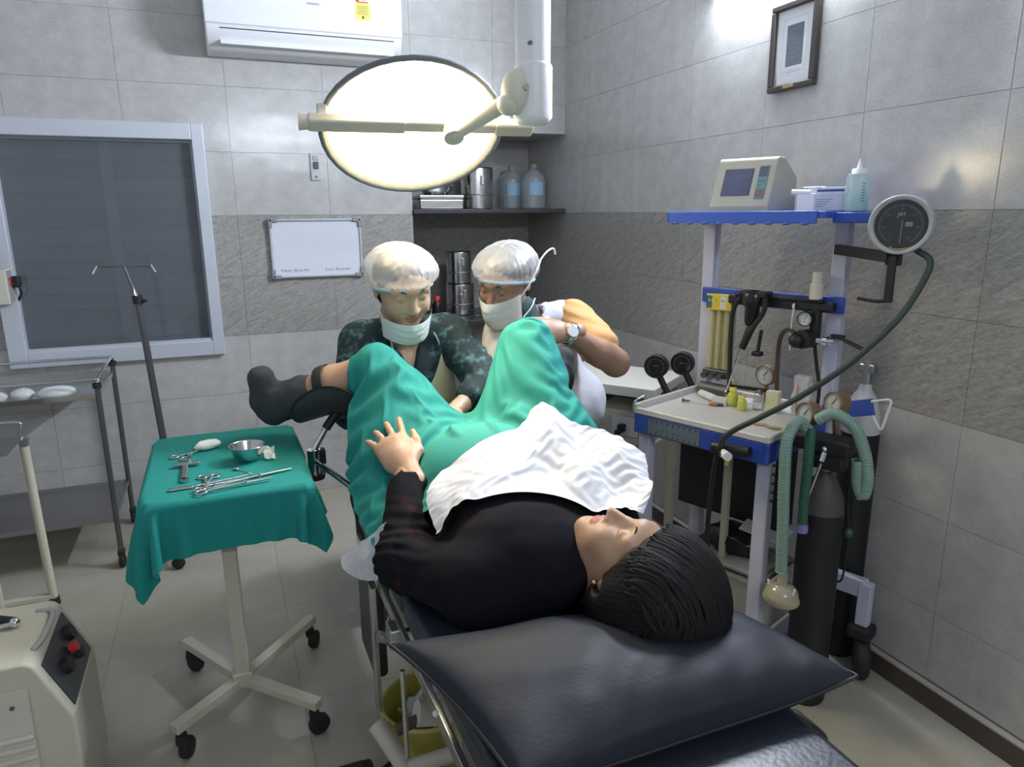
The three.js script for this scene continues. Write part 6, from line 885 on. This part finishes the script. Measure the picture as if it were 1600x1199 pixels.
// ================================================================ the doctor
const bodyColour = tone => (x, y, z) => { const m = 1 + 0.08 * fbm(x * 30, y * 30, z * 30); return tone.map(v => v * m); };
{
  const tone = [0.56, 0.37, 0.25], Hc = [0.568, 1.262, -2.345], H = frame([-0.03, 0.88, 0.45], [0.10, -0.40, 0.9], Hc).multiply(new THREE.Matrix4().makeScale(1.14, 1.0, 1.06));
  const nk = [0.59, 1.10, -2.46], shL = [0.44, 1.06, -2.51], shR = [0.765, 1.075, -2.46], elL = [0.39, 0.84, -2.42], elR = [0.83, 0.92, -2.27], wrL = [0.545, 0.83, -2.2], wrR = [0.665, 0.875, -2.13];
  const o = thing('person', 'seated doctor in a dark teal patterned top, apron and white bouffant cap', 'person', [0.6, 0, -2.58]);
  const tor = [flat([0.6, 0.95, -2.54], [0.605, 0.62, -2.66], 0.15, 0.155, [0, 0.1, 1], 1.5), flat([0.465, 1.055, -2.515], [0.74, 1.065, -2.48], 0.065, 0.065, [0, 0, 1], 1.0), ell([0.6, 0.95, -2.48], [0.15, 0.12, 0.1])];
  const arms = [cap(shL, elL, 0.048, 0.04), cap(elL, wrL, 0.038, 0.028), cap(shR, elR, 0.048, 0.04), cap(elR, wrR, 0.038, 0.028)];
  const legs = [cap([0.52, 0.53, -2.74], [0.44, 0.52, -2.40], 0.085, 0.062), cap([0.44, 0.52, -2.40], [0.44, 0.08, -2.46], 0.056, 0.036), cap([0.70, 0.53, -2.74], [0.80, 0.52, -2.40], 0.085, 0.062), cap([0.80, 0.52, -2.40], [0.80, 0.08, -2.46], 0.056, 0.036)];
  const feet = [cap([0.44, 0.05, -2.48], [0.44, 0.035, -2.32], 0.042, 0.032), cap([0.80, 0.05, -2.48], [0.80, 0.035, -2.32], 0.042, 0.032)];
  const skin = uni([...tor.map(f => (x, y, z) => f(x, y, z) + 0.01), ...arms, ...legs, ...feet, cap(nk, [0.575, 1.19, -2.39], 0.055, 0.052)], 0.03);
  const bg = surface(skin, [0.28, 0.0, -2.9], [0.95, 1.28, -2.02], 0.0105, bodyColour(tone)), hd = headSurface(tone, { neck: -0.15 });
  const hands = [handSurface(tone, 1, 0.4).applyMatrix4(frame([0.5, 0.2, 0.8], [-0.3, 0.9, 0], wrL)), handSurface(tone, -1, 0.4).applyMatrix4(frame([-0.4, 0.1, 0.85], [0.3, 0.9, 0.1], wrR))];
  partWorld(o, 'body', [bg, hd.g.applyMatrix4(H), ...hands], skinM);
  for (const g of lashes) partWorld(o, 'eyelash', g.clone().applyMatrix4(H), hairM); for (const g of brows) partWorld(o, 'eyebrow', g.clone().applyMatrix4(H), hairM);
  partWorld(o, 'hair', hairDome().applyMatrix4(H), hairM);
  const c = bouffant(0.30, 0.045, -0.03); const cp = partWorld(o, 'cap', c.g.applyMatrix4(H), capM, 'white bouffant cap'); partWorld(cp, 'cap_band', c.band.applyMatrix4(H), bandM, 'pale blue elastic edge');
  const mk = partWorld(o, 'mask', faceMask(-0.074, -0.15, 0.012, 1.3, 0.014).applyMatrix4(H), maskM, 'surgical mask pulled down under the lips');
  partWorld(mk, 'mask_tie', [tube([[0.071, -0.08, 0.035], [0.082, -0.05, 0.012], [0.087, -0.015, -0.01]], 0.0016, 20, 6), tube([[-0.071, -0.08, 0.035], [-0.082, -0.05, 0.012], [-0.087, -0.015, -0.01]], 0.0016, 20, 6)].map(g => g.applyMatrix4(H)), M.white);
  // top with a deep V neck
  const topU = uni([...tor.map(f => (x, y, z) => f(x, y, z) - 0.012), cap(shL, elL, 0.072, 0.068), cap(shR, elR, 0.072, 0.07), cap(elL, [0.47, 0.835, -2.32], 0.066, 0.05), cap(elR, [0.75, 0.9, -2.2], 0.068, 0.052), cap([0.455, 1.065, -2.51], nk, 0.06, 0.055), cap([0.75, 1.075, -2.465], nk, 0.06, 0.055)], 0.03);
  const vneck = (x, y, z) => { const w = 0.062 - Math.max(0, 1.12 - y) * 0.36; return Math.max(Math.abs(x - 0.595) - Math.max(w, -1), -2.49 - z, y - 1.3); };
  const neckHole = cap([0.59, 1.08, -2.455], [0.57, 1.3, -2.36], 0.064);
  partWorld(o, 'top', surface((x, y, z) => Math.max(topU(x, y, z) + 0.007 * fbm(x * 14, y * 14, z * 14) + 0.004 * Math.sin((x - y * 1.5) * 120 + 5 * N(x * 10, y * 10, z * 10)) * clamp((x - 0.72) * 8, 0, 1), -vneck(x, y, z), -neckHole(x, y, z), 0.56 - y), [0.26, 0.54, -2.85], [0.98, 1.22, -2.08], 0.0085, (x, y, z) => { const a = fbm(x * 26, y * 26, z * 26 + 3), b = N(x * 85, y * 85, z * 85), k = clamp((a + 0.35 * b - 0.10) * 3.5, 0, 1); return [0.012 + 0.075 * k, 0.030 + 0.16 * k, 0.038 + 0.15 * k]; }), vc(0.8, { sheen: 0.15 }));
  partWorld(o, 'trousers', surface(uni(legs.map(f => (x, y, z) => f(x, y, z) - 0.014), 0.03), [0.3, 0.06, -2.9], [0.95, 0.66, -2.26], 0.012), mat(C3(0.03, 0.035, 0.04), 0.85));
  partWorld(o, 'shoe', surface(uni([feet[0]], 0.01), [0.36, -0.005, -2.56], [0.52, 0.12, -2.25], 0.008), M.black); partWorld(o, 'shoe', surface(uni([feet[1]], 0.01), [0.72, -0.005, -2.56], [0.88, 0.12, -2.25], 0.008), M.black);
  // plastic apron: a bib that follows the chest, with pale blue edging
  const ctr = (y) => { const k = (1.08 - y) / 0.4; return [-0.0, -2.515 + 0.10 * Math.min(1, k * 1.1) ]; };
  const nu = 30, nv = 30, ap = new Float32Array(nu * nv * 3), eL = [], eR = [];
  for (let j = 0; j < nv; j++) for (let i = 0; i < nu; i++) { const v = j / (nv - 1), u = i / (nu - 1) * 2 - 1, y = 1.03 - 0.13 * (1 - u * u) * (1 - v) - v * 0.4, hw = 0.088 + 0.09 * Math.pow(v, 0.6), x = 0.625 + u * hw, z = -2.362 - 0.045 * u * u * (0.8 + v) + 0.005 * fbm(x * 14, y * 14, 4) ; const k = (j * nu + i) * 3; ap[k] = x; ap[k + 1] = y; ap[k + 2] = z; if (i === 0) eL.push([x, y, z]); if (i === nu - 1) eR.push([x, y, z]); }
  const apron = partWorld(o, 'apron', sheetGeo(ap, nu, nv), mat(C3(0.62, 0.60, 0.40), 0.45)), blueM = mat(C3(0.35, 0.5, 0.62), 0.6);
  partWorld(apron, 'apron_edging', [tube(eL, 0.004, 60, 6), tube(eR, 0.004, 60, 6), tube([[0.537, 1.03, -2.398], [0.53, 1.085, -2.40], [0.525, 1.13, -2.44], [0.545, 1.15, -2.49]], 0.004, 30, 6), tube([[0.713, 1.03, -2.398], [0.69, 1.085, -2.40], [0.665, 1.13, -2.44], [0.645, 1.15, -2.49]], 0.004, 30, 6)], blueM);
  const s = thing('stool', 'round stool under the seated doctor', 'stool', [0.61, 0, -2.72]); part(s, 'seat', lathe([[0, 0.36], [0.15, 0.36], [0.165, 0.375], [0.165, 0.395], [0.15, 0.404], [0, 0.406]]), M.black); for (let k = 0; k < 4; k++) part(s, 'leg', rod([0.16 * Math.cos(k * 1.571 + 0.78), 0, 0.16 * Math.sin(k * 1.571 + 0.78)], [0.11 * Math.cos(k * 1.571 + 0.78), 0.36, 0.11 * Math.sin(k * 1.571 + 0.78)], 0.012), M.steel);
}
// ================================================================ the nurse
{
  const tone = [0.36, 0.215, 0.145], Hc = [0.965, 1.258, -2.42], H = frame([-0.24, 0.88, 0.30], [-0.74, -0.40, 0.54], Hc).multiply(new THREE.Matrix4().makeScale(1.1, 1.0, 1.06));
  const nk = [1.08, 1.12, -2.49], shR = [1.235, 1.105, -2.40], shL = [0.985, 1.06, -2.52], elR = [1.268, 0.985, -2.135], wrR = [1.045, 1.12, -2.085], elL = [0.905, 0.92, -2.42], wrL = [0.93, 0.98, -2.24];
  const o = thing('person', 'nurse in a white waistcoat over orange sleeves, masked and capped, bending over the patient', 'person', [1.2, 0, -2.46]);
  const tor = [flat([1.13, 0.98, -2.47], [1.19, 0.72, -2.46], 0.135, 0.145, [0.3, 0, 1], 1.35), flat([1.02, 1.055, -2.5], [1.2, 1.095, -2.43], 0.06, 0.06, [0, 0, 1], 1), flat([1.13, 0.76, -2.46], [1.26, 0.76, -2.45], 0.12, 0.12, [0, 0, 1], 1.1)];
  const arms = [cap(shR, elR, 0.052, 0.045), cap(elR, [1.2, 1.025, -2.12], 0.046, 0.044), cap([1.2, 1.025, -2.12], wrR, 0.044, 0.029), cap(shL, elL, 0.05, 0.042), cap(elL, wrL, 0.041, 0.029)];
  const legs = [cap([1.12, 0.74, -2.47], [1.1, 0.42, -2.44], 0.082, 0.058), cap([1.1, 0.42, -2.44], [1.1, 0.08, -2.5], 0.056, 0.036), cap([1.26, 0.74, -2.46], [1.26, 0.42, -2.42], 0.082, 0.058), cap([1.26, 0.42, -2.42], [1.26, 0.08, -2.48], 0.056, 0.036)];
  const feet = [cap([1.1, 0.05, -2.52], [1.08, 0.035, -2.36], 0.04, 0.03), cap([1.26, 0.05, -2.5], [1.24, 0.035, -2.34], 0.04, 0.03)];
  const skin = uni([...tor.map(f => (x, y, z) => f(x, y, z) + 0.01), ...arms, ...legs, ...feet, cap(nk, [1.0, 1.2, -2.45], 0.053, 0.052)], 0.03);
  const bg = surface(skin, [0.83, 0.0, -2.7], [1.36, 1.28, -2.0], 0.0105, bodyColour(tone)), hd = headSurface(tone, { neck: -0.15 });
  const hands = [handSurface(tone, 1, 0.45).applyMatrix4(frame([-0.95, 0.12, 0.1], [0.05, 0.6, 0.8], wrR)), handSurface(tone, -1, 0.4).applyMatrix4(frame([0, 0.3, 0.9], [-0.4, 0.9, -0.2], wrL))];
  partWorld(o, 'body', [bg, hd.g.applyMatrix4(H), ...hands], skinM);
  for (const g of lashes) partWorld(o, 'eyelash', g.clone().applyMatrix4(H), hairM); for (const g of brows) partWorld(o, 'eyebrow', g.clone().applyMatrix4(H), hairM);
  partWorld(o, 'hair', hairDome().applyMatrix4(H), hairM);
  const c = bouffant(0.28, 0.05, -0.035); const cp = partWorld(o, 'cap', c.g.applyMatrix4(H), capM, 'white bouffant cap'); partWorld(cp, 'cap_band', c.band.applyMatrix4(H), bandM, 'pale blue elastic edge');
  const mk = partWorld(o, 'mask', faceMask(-0.018, -0.128, 0.012, 1.3, 0.03).applyMatrix4(H), maskM, 'white surgical mask over nose and mouth');
  partWorld(mk, 'mask_tie', [tube([[0.074, -0.03, 0.036], [0.089, 0.0, 0.0], [0.098, 0.035, -0.05], [0.09, 0.05, -0.1]], 0.0032, 30, 6), tube([[0.07, -0.12, 0.03], [0.082, -0.1, -0.01], [0.078, -0.085, -0.05]], 0.003, 24, 6), tube([[0.09, 0.05, -0.1], [0.1, 0.066, -0.13], [0.106, 0.062, -0.165], [0.108, 0.035, -0.172]], 0.0035, 24, 6), tube([[-0.074, -0.03, 0.036], [-0.089, 0.0, 0.0], [-0.098, 0.035, -0.05]], 0.0032, 30, 6)].map(g => g.applyMatrix4(H)), M.white);
  const wU = uni([...tor.map(f => (x, y, z) => f(x, y, z) - 0.022), flat([1.16, 0.78, -2.46], [1.17, 0.42, -2.45], 0.14, 0.165, [0, 0, 1], 1.25)], 0.04), hole = cap([1.08, 1.06, -2.47], [1.0, 1.28, -2.42], 0.07, 0.075);
  const armcut = cap([1.29, 1.1, -2.4], [1.31, 1.02, -2.25], 0.05);
  partWorld(o, 'waistcoat', surface((x, y, z) => Math.max(wU(x, y, z) + 0.007 * fbm(x * 11, y * 11, z * 11) + 0.005 * Math.sin(x * 60 + 4 * N(x * 5, y * 5, z * 5)) * clamp((0.9 - y) * 3, 0, 1), -hole(x, y, z), -armcut(x, y, z), 0.4 - y), [0.82, 0.38, -2.75], [1.42, 1.2, -2.15], 0.0095), mat(C3(0.62, 0.63, 0.70), 0.85));
  partWorld(o, 'collar', [tube([[1.045, 1.09, -2.385], [1.09, 1.095, -2.375], [1.14, 1.125, -2.41], [1.15, 1.155, -2.47]], 0.018, 30, 8)], mat(C3(0.62, 0.64, 0.7), 0.85));
  partWorld(o, 'shirt_neck', surface(cap([1.07, 1.04, -2.45], [1.04, 1.145, -2.455], 0.07, 0.062), [0.93, 0.94, -2.6], [1.2, 1.24, -2.33], 0.009), mat(C3(0.035, 0.07, 0.075), 0.85));
  const sl = (a, b, t) => a.map((v, i) => v + (b[i] - v) * t), orange = mat(C3(0.62, 0.34, 0.14), 0.8);
  partWorld(o, 'sleeve', surface((x, y, z) => uni([cap(shR, sl(shR, elR, 0.62), 0.078, 0.074)], 0.02)(x, y, z) + 0.006 * fbm(x * 18, y * 18, z * 18) + 0.002 * Math.sin(y * 150 + x * 60), [1.11, 0.88, -2.52], [1.38, 1.22, -2.1], 0.008), orange, 'orange short sleeve');
  partWorld(o, 'sleeve', surface((x, y, z) => cap(shL, sl(shL, elL, 0.7), 0.066, 0.06)(x, y, z) + 0.006 * fbm(x * 18, y * 18, z * 18), [0.82, 0.82, -2.65], [1.1, 1.16, -2.3], 0.009), mat(C3(0.74, 0.70, 0.62), 0.85));
  partWorld(o, 'trousers', surface(uni(legs.map(f => (x, y, z) => f(x, y, z) - 0.016), 0.03), [0.96, 0.06, -2.66], [1.4, 0.86, -2.28], 0.012), mat(C3(0.55, 0.56, 0.6), 0.85));
  partWorld(o, 'shoe', surface(feet[0], [1.0, -0.005, -2.6], [1.16, 0.12, -2.28], 0.008), M.black); partWorld(o, 'shoe', surface(feet[1], [1.17, -0.005, -2.58], [1.34, 0.12, -2.26], 0.008), M.black);
  const wd = nrm([wrR[0] - 1.2, wrR[1] - 1.025, wrR[2] + 2.12]), wp = sl([1.2, 1.025, -2.12], wrR, 0.9), W = frame([0, 1, 0.3], wd, wp);
  const wt = partWorld(o, 'wrist_watch', join([to(0.034, 0.0075, 0, 0, 0).scale(1, 1, 1.6)]).applyMatrix4(W), M.chrome); partWorld(wt, 'watch_face', cy(0.018, 0.018, 0.01, 0, 0.0, 0).applyMatrix4(frame(nrm([-0.1, 0.35, 0.9]), nrm([1, 0, 0]), [wp[0] - 0.004, wp[1] + 0.012, wp[2] + 0.036])), M.whiteGloss);
}
scene.traverse(o => { if (o.isMesh) { o.castShadow = true; o.receiveShadow = true; } });
renderer.render(scene, camera);
